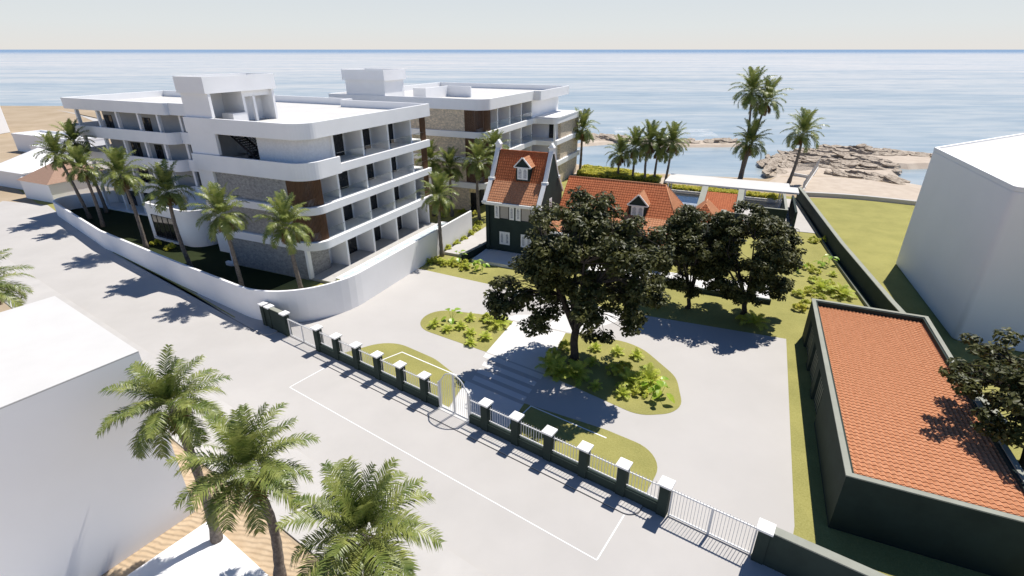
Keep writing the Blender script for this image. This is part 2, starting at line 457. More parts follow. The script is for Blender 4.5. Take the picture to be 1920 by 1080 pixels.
#PART2
# ================================================================== SETTING
def Q2S(a, b):
    v = Q(a, b); return (v.x*math.cos(SA)+v.y*math.sin(SA), -v.x*math.sin(SA)+v.y*math.cos(SA))
def qxy(L): return [tuple(Q(*p)[:2]) for p in L]
def sxy(L): return [tuple(S(*p)[:2]) for p in L]

# land mass: flat terrain with a coastline, sunk below the sea at its edges
coast = [(-420, -120), (260, -120), (260, 60), (120, 66), (72, 72), (70.3, 90), (67, 96), (60, 99), (52, 99), (47.5, 96.5),
         (38, 98.2), (30, 100.5), (24, 100.5), (17, 105), (12.2, 111), (10, 119), (0, 124), (-12, 140), (-30, 165), (-60, 200), (-120, 226), (-175, 233), (-260, 236), (-420, 240)]
def coast_prism(name, poly, ztop, zbot, spread, mat):
    poly = ccw(poly); lo = offset(poly, -spread); mb = MB(); n = len(poly)
    mb.mesh([W(*p, zbot) for p in lo]+[W(*p, ztop) for p in poly],
            [(k, (k+1) % n, n+(k+1) % n, n+k) for k in range(n)]+[tuple(range(n, 2*n))])
    return struct(mb.build(name, mat))
coast_prism('ground', coast, -.03, -3, 4, M['sand_lot'])
sea = MB(); sea.face([W(-60000, -300, -1.3), W(60000, -300, -1.3), W(60000, 60000, -1.3), W(-60000, 60000, -1.3)])
struct(sea.build('sea', M['sea']))
# sandy promontory with the rock shelf, the spit across the cove and the small beach behind the canopy
prom = [(44, 90), (50.5, 98), (54, 106), (60, 114), (66.5, 124), (78, 131), (91, 132), (100, 124), (110, 118), (108, 113), (92, 113.4), (85, 112.4), (80, 115.2), (76.4, 113),
        (78.9, 107.4), (73.5, 101.5), (71.0, 97.5), (74, 93), (76, 88), (72, 80), (60, 74)]
coast_prism('beach', prom, -.35, -2, 2.5, M['sand'])
coast_prism('sand_spit', [(17, 140), (21, 147), (27, 153), (34, 152.5), (41, 143.5), (49, 146.5), (60, 146.5), (61, 140), (48, 139.4), (38, 139.2), (31, 146), (24, 143)], -.75, -2, 2.5, M['sand'])
coast_prism('shore_sand', [(8, 104), (13, 113), (18, 108), (24.5, 102.5), (30, 102.8), (38, 100.4), (47, 98.8), (47, 93), (30, 94), (10, 100)], -.4, -2, 1.5, M['sand'])
sheet('beach', W, [(20, 100), (30, 97), (46, 93), (50.5, 98.3), (60, 98.5), (66.5, 95.5), (70, 90), (72, 76), (71, 73.2), (63.3, 78.5), (55.6, 83), (47.6, 84.8), (46.5, 86.5), (30, 94)], .004, M['sand'])
# foam where the swell meets the spit
f = MB(); f.face([W(31, 158, -1.26), W(60, 150, -1.26), W(63, 172, -1.26), W(33, 176, -1.26)]); struct(f.build('foam', M['foam']), 'stuff')

# paved strips on the sandy lot at the left
sheet('lot_path', W, qxy([(-186, 86), (-187, 95), (-100, 66), (-100, 60)]), .0, M['paving'])
sheet('lot_track', W, qxy([(-256, 126), (-236, 122), (-110, 75), (-110, 90)]), .0, M['paving'])

# lawns of the property and of the neighbouring plot
sheet('lawn', W, sxy([(-37.5, 20.6), (60, 20.6)])+qxy([(60, 96), (26, 97.2), (17, 97.2), (9.4, 95), (-31, 97), (-52, 97), (-92, 62), (-92.6, 42), (-69, 34.4), (-49.5, 30.4), (-40, 29)]), -.012, M['lawn'])
sheet('verge', W, sxy([(-101, 22.4), (-97, 22.5), (-97, 26), (-128, 29), (-140, 28), (-140, 24.6), (-125, 24.4)]), -.010, M['lawn'])
sheet('bed_or_shade_sheet', Q, [(-91.5, 45.0), (-91.5, 41.3), (-69.2, 34.6), (-50, 30.75), (-44, 29.6), (-41.5, 31.5), (-41.0, 36.8), (-50.3, 36.8), (-52, 47.5), (-57.5, 45), (-68, 45.1)], -.004, M['court_shade'])  # near-black sheet paints the block's shade onto the courtyard ground
# the street
sheet('road', W, sxy([(-103, 12.45), (-11, 12.45), (60, 12.45), (60, 20.65), (-37.5, 20.65), (-38.6, 20.3), (-39, 19.4), (-44, 19.5), (-59.4, 20.15), (-97, 22.7), (-104, 23.4), (-113, 20.2)]), 0, M['road'])
def kerbed(name, pts, z=.055):
    return sheet(name, S, pts, z, M['paving'], .12)
kerbed('pavement', rounded([(-30.9, 19.42, .5), (-5.75, 19.42, .7), (-5.75, 20.55), (-30.9, 20.55)]))
kerbed('pavement', rounded([(-96.2, 22.55, .3), (-59.4, 20.12), (-44, 19.5), (-38.7, 19.35, .6), (-38.5, 20.45, .4), (-40.6, 20.95), (-46.2, 20.75), (-54.3, 20.36), (-74.4, 20.5), (-96.2, 23.0)]))
kerbed('pavement', [(-103, 9.0), (60, 8.45), (60, 12.55), (-103, 12.55)])
# dry grass in the joint behind the kerb
v = MB(); v.prism(S, [(-67, 20.80), (-60, 20.27), (-52, 19.98), (-44, 19.63), (-44, 19.73), (-52, 20.12), (-60, 20.47), (-67, 20.92)], .05, .075); struct(v.build('verge', M['lawn']))
v = MB(); v.prism(S, [(-72, 20.40), (-60, 20.25), (-52, 20.27), (-52, 20.36), (-60, 20.42), (-72, 20.52)], .05, .085); struct(v.build('verge', M['lawn']))
def gutter(pts):
    mb = MB(); mb.wall(S, pts, .035, .001, .006); struct(mb.build('gutter_joint', M['darkmetal']))
gutter(rounded([(-30.9, 19.40), (-5.72, 19.40, .7), (-5.72, 20.4)], False))
gutter([(-75, 21.2), (-59.4, 20.1), (-44, 19.48), (-38.9, 19.33)])
sheet('sand_bank', W, sxy([(-27, -3), (10, -3), (10, 8.45), (-34, 8.6)]), -.004, M['sand_ripple'])
# parking bay outline
pm = MB()
for (s0, t0, s1, t1) in ((-30.6, 16.14, -6.3, 16.19), (-30.63, 16.21, -30.565, 19.36), (-6.335, 16.21, -6.27, 19.36)):
    pm.box(S, min(s0, s1), max(s0, s1), min(t0, t1), max(t0, t1), .001, .005)
struct(pm.build('parking_marking', M['marking']))

# forecourt: driveway, beds, crossing
drive = sxy([(-37.4, 20.7), (1.1, 20.7)])+qxy([(5.35, 21.7), (5.55, 23.0), (5.85, 43.6), (-6.2, 43.05), (-22.5, 43.6), (-31.2, 44.2), (-31.2, 36), (-34, 30.2), (-37, 28.8), (-39.5, 28.2)])
sheet('driveway', W, drive, -.006, M['drive'])
Lc, Rc = (-21.87, 27.98), (-16.45, 28.03)
l2, r2 = Q2S(-15.46, 24.15), Q2S(-10.88, 24.66)
lt = lambda t: Lc[0]+(l2[0]-Lc[0])*(t-Lc[1])/(l2[1]-Lc[1])
rt = lambda t: Rc[0]+(r2[0]-Rc[0])*(t-Rc[1])/(r2[1]-Rc[1])
TL, TR = Q2S(-16.28, 37.2), Q2S(-11.36, 37.1)
sheet('path', W, sxy([Lc, Rc, TR, TL]), .001, M['path'])
sheet('path', W, sxy([(lt(27.85), 27.85), (rt(27.85), 27.85), (rt(27.25), 27.25), (lt(27.25), 27.25)]), .001, M['path'])
for k, (t0, t1) in enumerate(((26.25, 26.8), (25.3, 25.85), (24.35, 24.9))):
    sheet('crossing_stripe', W, sxy([(lt(t1)+.35, t1), (rt(t1)-.12, t1), (rt(t0)-.12, t0), (lt(t0)+.35, t0)]), .0, M['path'])
sheet('path', W, sxy([(lt(24.0), 24.0), (rt(24.0), 24.0), (rt(20.75), 20.75), (lt(20.75)+.2, 20.75)]), .001, M['path'])
sheet('path', W, qxy([(-17.2, 37.4), (-10.4, 37.3), (-6.6, 42.6), (-7.2, 43.0), (-16.6, 38.4)]), .001, M['path'])
bedl = rounded([Lc, TL, (-26.2, 32.9, 3), (-30.6, 31.2, 2.4), (-29.6, 27.7, 2.2)])
bedr = rounded([Rc, TR, (-12.6, 36.2, 4), (-8.2, 33.2, 3), (-6.4, 29.4, 2.2), (-8.8, 27.4, 2.2)])
sheet('bed_or_shade_sheet', S, bedl, .006, M['lawn']); sheet('bed_or_shade_sheet', S, bedr, .006, M['lawn'])
sheet('grass_strip', S, rounded([(-31.4, 20.8), (lt(20.8)+.1, 20.8), (lt(23.8), 23.8), (-24.6, 24.9, 4), (-29.6, 25.0, 2.8)]), .006, M['lawn'])
sheet('grass_strip', S, rounded([(rt(20.8), 20.8), (-5.9, 20.8), (-6.0, 24.9, 2.6), (-10, 24.9, 3), (rt(24.2), 24.2)]), .006, M['lawn'])
def line(pts, w=.09, z=.009):
    mb = MB(); mb.wall(S, pts, w, z, z+.004); struct(mb.build('lawn_marking', M['marking']))
line([(-27.9, 22.2), (-27.4, 24.12), (lt(24.1)-.6, 24.12)]); line([(-15.2, 22.9), (-15.2, 24.2), (-9.6, 24.2)])
# courtyard paving beside the house and terraces at the sea
def slab(name, pts, z, mat, th=.35): return sheet(name, Q, pts, z, mat, th)
slab('side_patio', [(-30.4, 49.1), (-27.3, 49.1), (-27.3, 68), (-30.0, 68)], .30, M['paving'])
slab('front_terrace', [(-26.3, 48.3), (-20.6, 48.3), (-20.6, 50.4), (4.6, 50.4), (4.6, 54.1), (-26.3, 52.1)], .34, M['path'])
slab('sea_terrace', [(-19, 70), (1.2, 70), (1.2, 75.0), (11.4, 75.4), (9.1, 93), (-19, 93.6)], .05, M['paving'], .2)
slab('sand_court', [(-29, 92), (-12.5, 92), (-12.5, 98.5), (-30, 100)], .0, M['sand'], .2)

# ================================================================== WHITE PERIMETER WALL
pw = rounded([(-87.0, 50.5), (-93.2, 41.0, 2.6), (-69.2, 34.3), (-50, 30.45), (-30.93, 27.0, 6.6), (-30.93, 57)], False, 12)
def wallfn(zl, zr):
    return lambda q: zl+(zr-zl)*q
mb = MB()
lens = [0]
for p, q in zip(pw, pw[1:]): lens.append(lens[-1]+math.hypot(p[0]-q[0], p[1]-q[1]))
def ztop(k):
    q = lens[k]/lens[-1]
    return 2.05 if q < .25 else 2.05+(3.15-2.05)*min(1, (q-.25)/.5)
mb.wall(Q, pw, .24, -.05, lambda u: ztop(int(round(u*(len(pw)-1)))))
tag(mb.build('perimeter_wall', M['plaster'], bevel=.015), 'long smooth white garden wall curving round the corner of the apartment plot', 'wall')

# ================================================================== FENCE
PZ, CZ = 2.02, 2.24
def pillar(root, s, w=.5, h=PZ):
    b = MB(); b.box(S, s-w/2, s+w/2, 20.6-w/2, 20.6+w/2, 0, h); po = b.build('pillar', M['green'], root, bevel=.012)
    c = MB(); e = w/2+.1
    c.box(S, s-e, s+e, 20.6-e, 20.6+e, h, h+.11)
    top = [S(s-e+.03, 20.6-e+.03, h+.11), S(s+e-.03, 20.6-e+.03, h+.11), S(s+e-.03, 20.6+e-.03, h+.11), S(s-e+.03, 20.6+e-.03, h+.11), S(s, 20.6, h+.24)]
    c.mesh(top, [(0, 1, 4), (1, 2, 4), (2, 3, 4), (3, 0, 4)])
    c.build('pillar_cap', M['cap'], po)
def plinth(root, s0, s1):
    b = MB(); b.box(S, s0, s1, 20.42, 20.78, 0, .62); b.build('plinth', M['green'], root, bevel=.012)
def railing(root, s0, s1, z0=.78, z1=1.72):
    b = MB()
    for z in (z0, z1): b.box(S, s0, s1, 20.57, 20.63, z-.03, z+.03)
    n = max(3, int((s1-s0)/.165))
    for k in range(n):
        s = s0+(k+.5)*(s1-s0)/n; b.box(S, s-.012, s+.012, 20.588, 20.612, z0-.06, z1+.11)
        b.mesh([S(s-.022, 20.578, z1+.11), S(s+.022, 20.578, z1+.11), S(s+.022, 20.622, z1+.11), S(s-.022, 20.622, z1+.11), S(s, 20.6, z1+.2)], [(0, 1, 4), (1, 2, 4), (2, 3, 4), (3, 0, 4)])
    b.build('railing', M['metal'], root)
def fence(label, pil, start=None, end=None):
    root = thing('fence', label, 'fence', S((pil[0]+pil[-1])/2, 20.6, 0), 0, 'railing fences along the street')
    for s in pil: pillar(root, s)
    segs = [(p+.25, q-.25) for p, q in zip(pil, pil[1:])]
    if start is not None: segs.insert(0, (start, pil[0]-.25))
    if end is not None: segs.append((pil[-1]+.25, end))
    for a, b in segs: plinth(root, a, b); railing(root, a, b)
fence('dark green pillar fence with white railings left of the arched gate', [-33.0+2.31*k for k in range(6)], end=-20.24)
fence('dark green pillar fence with white railings right of the arched gate', [-16.24+2.30*k for k in range(6)], start=-17.50)
r = thing('boundary_wall', 'short dark green wall with three white capped piers against the white curved wall', 'wall', S(-38.9, 20.6, 0))
for s in (-40.4, -39.5, -37.3): pillar(r, s, .46)
b = MB(); b.box(S, -40.17, -39.73, 20.45, 20.75, 0, 1.9); b.box(S, -39.27, -37.53, 20.42, 20.78, 0, 2.02); b.build('wall_panel', M['green'], r)
b = MB(); b.box(S, -39.27, -37.53, 20.40, 20.80, 2.022, 2.06); b.build('coping', M['coping'], r)
r = thing('boundary_wall', 'dark green street wall with pale coping and one white capped pier right of the wide gate', 'wall', S(10, 20.6, 0))
pillar(r, -.06, .52)
b = MB(); b.box(S, .2, 40, 20.40, 20.80, 0, 2.05); b.build('wall_panel', M['green'], r)
b = MB(); b.box(S, .2, 40, 20.38, 20.84, 2.052, 2.12); b.build('coping', M['coping'], r)

def slide_gate(label, s0, s1, h=1.75):
    r = thing('driveway_gate', label, 'gate', S((s0+s1)/2, 20.6, 0), 0, 'driveway gates')
    b = MB(); m = (s0+s1)/2
    for s in (s0, s1-.07, m-.06): b.box(S, s, s+.07+(.05 if s == m-.06 else 0), 20.56, 20.64, .05, h)
    for z in (.08, h-.07): b.box(S, s0+.07, m-.06, 20.565, 20.635, z, z+.07); b.box(S, m+.06, s1-.07, 20.565, 20.635, z, z+.07)
    b.build('gate_frame', M['metal'], r)
    b = MB(); n = int((s1-s0)/.155)
    for k in range(1, n):
        s = s0+k*(s1-s0)/n
        b.box(S, s-.011, s+.011, 20.589, 20.611, .15, h+.12)
    b.build('bars', M['metal'], r)
slide_gate('white barred double gate beside the curved white wall', -37.0, -33.28, 1.65)
slide_gate('wide white barred double gate at the right end of the fence', -4.42, -.36, 1.8)

r = thing('arched_gate', 'white metal arched gate in the middle of the street fence', 'gate', S(-18.87, 20.6, 0))
g0, g1 = -20.16, -17.58; gm = (g0+g1)/2; hw = (g1-g0)/2
for s in (g0, g1): b = MB(); b.box(S, s-.055, s+.055, 20.545, 20.655, 0, 2.1); b.build('gate_post', M['metal'], r)
def arch(s):
    u = min(1, abs(s-gm)/hw)
    if u < .68: return 2.35+.78*math.sqrt(max(0, 1-(u/.72)**2))
    e = 2.35+.78*math.sqrt(max(0, 1-(.68/.72)**2)); w = (u-.68)/.32
    return e*(1-w)+2.12*w - .06*math.sin(math.pi*w)
pts = [S(g0+.02+(g1-g0-.04)*k/40, 20.6, arch(g0+.02+(g1-g0-.04)*k/40)) for k in range(41)]
b = MB(); b.tube(pts, .04, 8); b.build('arch_rail', M['metal'], r)
for a0, a1 in ((g0+.1, gm-.02), (gm+.02, g1-.1)):
    b = MB()
    n = 7
    for k in range(n+1):
        s = a0+(a1-a0)*k/n; w = .03 if k in (0, n) else .009
        if k in (0, n): s = a0+w if k == 0 else a1-w
        b.box(S, s-w, s+w, 20.6-min(w, .03), 20.6+min(w, .03), .12, arch(s)-.03)
    b.box(S, a0, a1, 20.575, 20.625, .09, .16)
    b.build('gate_leaf', M['metal'], r)
b = MB(); b.box(S, g0-.05, g1+.05, 20.35, 20.85, 0, .085); b.build('threshold', M['path'], r)

# ================================================================== APARTMENT BLOCKS
def door(root, F, a, b0, b1, z0, z1, split=True, axis='a', sgn=1):
    # framed sliding door standing just proud of a wall; axis 'a': the wall faces +a; axis 'b': faces -b
    def fb(mb, u0, u1, d0, d1, w0, w1):
        if axis == 'a': mb.box(F, a+d0*sgn, a+d1*sgn, u0, u1, w0, w1)
        else: mb.box(F, u0, u1, a-d1, a-d0, w0, w1)
    m = MB(); t = .07
    fb(m, b0, b0+t, .0, .07, z0, z1); fb(m, b1-t, b1, .0, .07, z0, z1); fb(m, b0+t, b1-t, .0, .07, z1-t, z1); fb(m, b0+t, b1-t, .0, .07, z0, z0+.05)
    if split: c = (b0+b1)/2; fb(m, c-.05, c+.05, .0, .075, z0+.05, z1-t)
    d = m.build('sliding_door', M['darkmetal'], root)
    m = MB(); fb(m, b0+t, b1-t, .005, .035, z0+.05, z1-t); m.build('door_glass', M['glass'], d)
def balustrade(root, F, a, b0, b1, z):
    m = MB(); m.box(F, a-.03, a+.03, b0+.02, b1-.02, z+1.0, z+1.035); r = m.build('handrail', M['steel'], root)
    m = MB(); m.box(F, a-.008, a+.008, b0+.02, b1-.02, z+.02, z+.995); m.build('glass_panel', M['clear'], r)
def slats(root, F, path, z0, z1, step=.125):
    m = MB(); acc = 0
    for (x0, y0), (x1, y1) in zip(path, path[1:]):
        d = math.hypot(x1-x0, y1-y0)
        if d < 1e-6: continue
        u = ((x1-x0)/d, (y1-y0)/d); nrm = (-u[1], u[0])
        t = (-acc) % step
        while t < d:
            c = (x0+u[0]*t, y0+u[1]*t)
            P = [(c[0]-u[0]*.035-nrm[0]*.07, c[1]-u[1]*.035-nrm[1]*.07), (c[0]+u[0]*.035-nrm[0]*.07, c[1]+u[1]*.035-nrm[1]*.07), (c[0]+u[0]*.035+nrm[0]*.07, c[1]+u[1]*.035+nrm[1]*.07), (c[0]-u[0]*.035+nrm[0]*.07, c[1]-u[1]*.035+nrm[1]*.07)]
            m.prism(F, ccw(P), z0, z1); t += step
        acc += d
    m.build('slat_screen', M['wood'], root)
FL = [.3, 4.32, 7.92, 11.5]       # finished floors
BD = [(3.45, 4.30), (7.12, 7.90), (10.62, 11.48)]
RB, RT = 14.38, 15.85

A = thing('apartment_building', 'white four storey apartment building with stone street wall and stair tower nearest the road', 'apartment building', Q(-50, 48))
roofA = rounded([(-89.6, 45.2), (-67.9, 45.2, 1.9), (-67.9, 45.75), (-52.4, 45.75), (-52.4, 36.5), (-37.0, 36.5, 1.9), (-37.0, 58.3), (-50.6, 58.3), (-50.6, 60.3), (-89.6, 60.3)])
m = MB(); m.ring(Q, ccw(roofA), inset(roofA, .25), RB, RT); m.build('roof_parapet', M['plaster'], A, bevel=.02)
m = MB(); m.prism(Q, inset(roofA, .2503), RB+.03, 14.95); m.build('roof', M['roofing'], A)
band = rounded([(-50.3, 36.5), (-37.25, 36.5, 1.9), (-37.25, 58.3), (-50.3, 58.3)])
for k, (z0, z1) in enumerate(BD):
    m = MB(); m.prism(Q, ccw(band), z0, z1); m.build('floor_slab', M['plaster'], A, bevel=.02)
tp = rounded([(-52.2, 36.42), (-37.12, 36.42, 1.95), (-37.12, 41.2)], False)
m = MB(); m.wall(Q, tp, .22, 10.60, 12.28); m.build('terrace_parapet', M['plaster'], A, bevel=.02)
# solid core with the stone street face
m = MB(); m.box(Q, -49.95, -39.3, 36.85, 40, 0, 3.448); m.box(Q, -49.95, -40.35, 36.85, 40, 4.302, 7.118); m.box(Q, -49.95, -40.35, 36.85, 40, 7.902, 10.618); m.build('stone_wall', M['stone'], A)
m = MB(); m.box(Q, -39.28, -38.95, 36.65, 37.1, .3, 3.448); m.build('pier', M['plaster'], A)
m = MB()
for z0, z1 in ((0.05, 3.448), (4.302, 7.118), (7.902, 10.618), (11.482, 14.4)): m.box(Q, -51.9, -40.15, 40.02 if z0 < 11 else 41.6, 58.0, z0, z1)
m.build('wall', M['plaster'], A)
# terrace wall behind the high parapet, turning into the first bay
tw = [(-44.7, 38.2)]+rounded([(-44.7, 38.2), (-39.3, 38.2, 1.9), (-38.1, 41.25), (-40.2, 41.4), (-44.7, 41.4)])[1:]
m = MB(); m.prism(Q, ccw(tw), 11.482, RB+.02); m.build('terrace_wall', M['stone_pale'], A)
BB = [36.85, 41.3, 45.85, 50.4, 55.0]
for b0 in BB[1:]:
    for k, (z0, z1) in enumerate(((.3, 3.448), (4.302, 7.118), (7.902, 10.618), (11.482, 14.40))):
        if k == 3 and b0 == BB[1]: z0 = 11.482
        m = MB(); m.box(Q, -40.15, -37.8, b0-.14, b0+.14, z0, z1); m.build('dividing_wall', M['greywall'] if False else M['plaster'], A)
m = MB(); m.box(Q, -40.15, -37.9, 57.7, 58.0, .3, 3.448); m.box(Q, -40.15, -38.2, 57.7, 58.0, 4.302, 14.4 if False else 7.118); m.build('end_wall', M['plaster'], A)
bays = list(zip(BB, BB[1:]+[57.8]))
for k, z in enumerate(FL):
    for i, (b0, b1) in enumerate(bays):
        if k == 3 and i == 0: continue
        w = min(3.85 if i else 3.1, b1-b0-.7)
        door(A, Q, -40.15, b0+.25, b0+.25+w, z, z+(2.62 if k == 0 else 2.5))
        if k > 0: balustrade(A, Q, -37.62, b0+.14 if i else 38.75, b1-.14, BD[k-1][1])
for k in (1, 2):
    sp = rounded([(-40.3, 36.95), (-37.7, 36.95, 1.6), (-37.7, 38.7)], False, 12)
    slats(A, Q, sp, BD[k-1][1]+.002, BD[k][0]-.002)
for k in (1, 2, 3):
    slats(A, Q, [(-37.65, 57.0), (-37.65, 58.0), (-38.5, 58.05)], BD[k-1][1]+.002, (BD[k][0] if k < 3 else RB)-.002, .15)
    m = MB()
    for q in range(5): m.box(Q, -39.4, -39.34, 55.5+q*.38, 55.66+q*.38, FL[k], FL[k]+2.5)
    m.build('curtain', M['curtain'], A)
# balcony furniture that shows through the glass
m = MB(); m.box(Q, -39.8, -39.0, 41.9, 43.2, 11.5, 11.9); m.box(Q, -39.9, -39.7, 41.9, 43.2, 11.9, 12.3); tag(m.build('lounge_chair', M['rust'], loc=Q(-39.4, 42.5, 11.5)), 'reddish brown lounge chair on the top balcony nearest the stair', 'chair')
# patio and plunge pool strip along the ground floor
m = MB(); m.box(Q, -40.3, -36.45, 36.9, 58.2, .02, .30); m.build('patio', M['concrete'], A)
pool = thing('plunge_pool', 'long narrow pool with white rim between apartment patios and white wall', 'pool', Q(-34, 48))
m = MB(); rim = [(-36.4, 37.4), (-32.9, 37.4), (-32.9, 58.6), (-36.4, 58.6)]
m.ring(Q, ccw(rim), inset(rim, .35), .02, .58); m.build('rim', M['plaster'], pool)
m = MB(); m.box(Q, -36.04, -33.26, 37.76, 58.24, .1, .50); m.build('water', M['pool'], pool)
# stair tower
tw_ = MB()
tw_.box(Q, -52.2, -48.3, 36.52, 36.85, 12.3, RB+.02); tw_.box(Q, -52.2, -50.0, 36.62, 37.0, 4.4, 10.6); tw_.box(Q, -52.2, -51.9, 37.0, 47.5, 4.4, 14.4)
tw_.box(Q, -55.6, -50.6, 39.2, 39.5, 0, 4.4); tw_.box(Q, -55.6, -52.2, 39.5, 47, 4.1, 4.4)
tw_.build('stair_tower_wall', M['plaster'], A)
m = MB(); m.box(Q, -50.35, -49.97, 36.55, 36.84, 0, 10.6); m.build('column', M['plaster'], A)
m = MB(); m.prism(Q, rounded([(-51.3, 36.3, .3), (-50.0, 36.3, .3), (-50.0, 36.84), (-51.3, 36.84)]), 0, .35); m.build('column_base', M['plaster'], A)
pent = MB()
pent.box(Q, -52.2, -48.35, 36.75, 37.05, RT+.01, 18.1); pent.box(Q, -52.2, -51.9, 37.05, 45.0, 14.95, 18.1)
pent.box(Q, -52, -48.9, 41.1, 41.4, 14.95, 18.1); pent.box(Q, -50.6, -50.3, 41.4, 45.0, 14.95, 18.1)
pent.box(Q, -51.9, -48.5, 44.7, 45.0, 14.95, 18.1); pent.box(Q, -49.2, -48.9, 42.4, 42.7, 14.95, 17.6); pent.box(Q, -49.2, -48.9, 41.4, 44.7, 17.5, 18.1)
pent.box(Q, -50.3, -48.7, 39.4, 41.1, 14.95, 16.0)
p = pent.build('penthouse_wall', M['plaster'], A)
cap = [(-52.35, 36.5), (-48.3, 36.5), (-48.3, 45.2), (-52.35, 45.2)]
m = MB(); m.ring(Q, cap, inset(cap, .2), 18.1, 19.62); m.build('penthouse_parapet', M['plaster'], A)
m = MB(); m.prism(Q, inset(cap, .2003), 18.12, 18.9); m.build('penthouse_roof', M['roofing'], A)
# stair behind the opening
def stair(root, F, a0, z0, a1, z1, b0, b1, n=14):
    m = MB()
    for k in range(n):
        a = a0+(a1-a0)*k/n; z = z0+(z1-z0)*(k+1)/n; da = (a1-a0)/n
        m.box(F, min(a, a+da*1.15), max(a, a+da*1.15), b0, b1, z-.05, z)
    st = m.build('stair', M['darkmetal'], root)
    m = MB()
    for b in (b0, b1):
        P = [F(a0, b, z0-.25), F(a1, b, z1-.25), F(a1, b, z1+.02), F(a0, b, z0+.02)]; Pb = [F(a0, b+.05, z0-.25), F(a1, b+.05, z1-.25), F(a1, b+.05, z1+.02), F(a0, b+.05, z0+.02)]
        m.mesh(P+Pb, [(0, 1, 2, 3), (7, 6, 5, 4), (0, 4, 5, 1), (1, 5, 6, 2), (2, 6, 7, 3), (3, 7, 4, 0)])
        for h in (.35, .65, .95): m.tube([F(a0, b+.02, z0+h), F(a1, b+.02, z1+h)], .022, 5)
        for q in range(4):
            u = q/3; m.box(F, a0+(a1-a0)*u-.02, a0+(a1-a0)*u+.02, b, b+.04, z0+(z1-z0)*u, z0+(z1-z0)*u+.95)
    m.build('stair_railing', M['darkmetal'], st)
stair(A, Q, -44.8, 11.55, -48.6, 14.2, 38.4, 39.7)
stair(A, Q, -48.4, 11.5, -45.6, 13.0, 39.9, 41.2, 8)
stair(A, Q, -55.2, 7.9, -52.4, 10.6, 48.0, 49.2, 10); stair(A, Q, -55.2, 4.3, -52.4, 7.1, 48.0, 49.2, 10)
# left wing
wing = rounded([(-90.2, 60), (-90.2, 45.2), (-67.9, 45.2, 1.9), (-67.9, 46.5), (-52.25, 46.5)], False)
wslab = ccw(rounded([(-90.0, 60), (-90.0, 45.4), (-68.05, 45.4, 1.8), (-68.05, 46.7), (-52.25, 46.7), (-52.25, 60)]))
for z0, z1 in ((3.55, 5.05), (7.15, 8.65), (10.7, 12.2)):
    m = MB(); m.wall(Q, wing, .2, z0, z1); m.build('balcony_parapet', M['plaster'], A, bevel=.015)
    m = MB(); m.prism(Q, wslab, z0+.02, z0+.32); m.build('balcony_floor', M['plaster'], A)
m = MB(); m.prism(Q, [(-90.0, 45.1), (-68, 45.1), (-68, 60), (-90, 60)], 0, .28); m.build('plinth', M['plaster'], A)
lv = ((.28, 3.57), (3.875, 7.17), (7.475, 10.72), (11.025, 14.405))
m = MB()
for z0, z1 in lv: m.box(Q, -85.2 if z0 > .5 else -88, -68.2, 47.5, 59.5, z0, z1)
m.build('wing_wall', M['greywall'], A)
m = MB()
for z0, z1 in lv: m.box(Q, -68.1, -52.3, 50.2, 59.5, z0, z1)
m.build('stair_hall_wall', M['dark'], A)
for a in (-87.6, -82.8, -78.6, -74.1, -70.2):
    for q, (z0, z1) in enumerate(lv):
        m = MB(); m.box(Q, a-.17, a+.17, 45.45, 45.85, z0, z1); m.build('balcony_divider', M['plaster'], A)
for q, (z0, z1) in enumerate(lv):
    m = MB(); m.box(Q, -67.8, -67.4, 46.65, 47.0, z0, z1); m.build('column', M['plaster'], A)
    for a0, a1 in ((-86.3+1.4, -83.2), (-76.6, -74.9)) if q == 3 else ((-80.6, -78.6), (-75.5, -74.0)) if q else ((-86.5, -83.5), (-82, -79.5), (-78, -75), (-73.5, -71)):
        door(A, Q, 47.5, a0, a1, z0+.02, z0+2.5, axis='b')
# entrance lobby with a rounded corner
lob = rounded([(-67.9, 39.4), (-58.3, 38.6, 2.2), (-57.6, 47), (-67.9, 47)])
m = MB(); lo2 = ccw(lob); m.prism(Q, lo2, 0, 3.9); m.build('lobby_wall', M['plaster'], A)
m = MB(); m.ring(Q, offset(lo2, -.06), inset(lo2, .2), 3.91, 4.55); m.build('lobby_parapet', M['plaster'], A)
m = MB()
LF = lambda u, d, z: Q(-67.9+u, 39.4-u*.0833-d, z)
for u0, u1 in ((.9, 1.0), (2.0, 2.08), (3.1, 3.18), (4.3, 4.38), (5.5, 5.6)): m.box(LF, u0, u1, 0.0, .08, .35, 3.2)
m.box(LF, 1.0, 5.5, .0, .075, .28, .36); m.box(LF, 1.0, 5.5, .0, .075, 3.15, 3.2)
d = m.build('lobby_window', M['darkmetal'], A)
m = MB(); m.box(LF, 1.0, 5.5, .005, .04, .35, 3.2); m.build('lobby_glass', M['glass'], d)
m = MB(); m.box(LF, .7, 5.8, .0, .35, .05, .27); m.build('sill', M['plaster'], A)

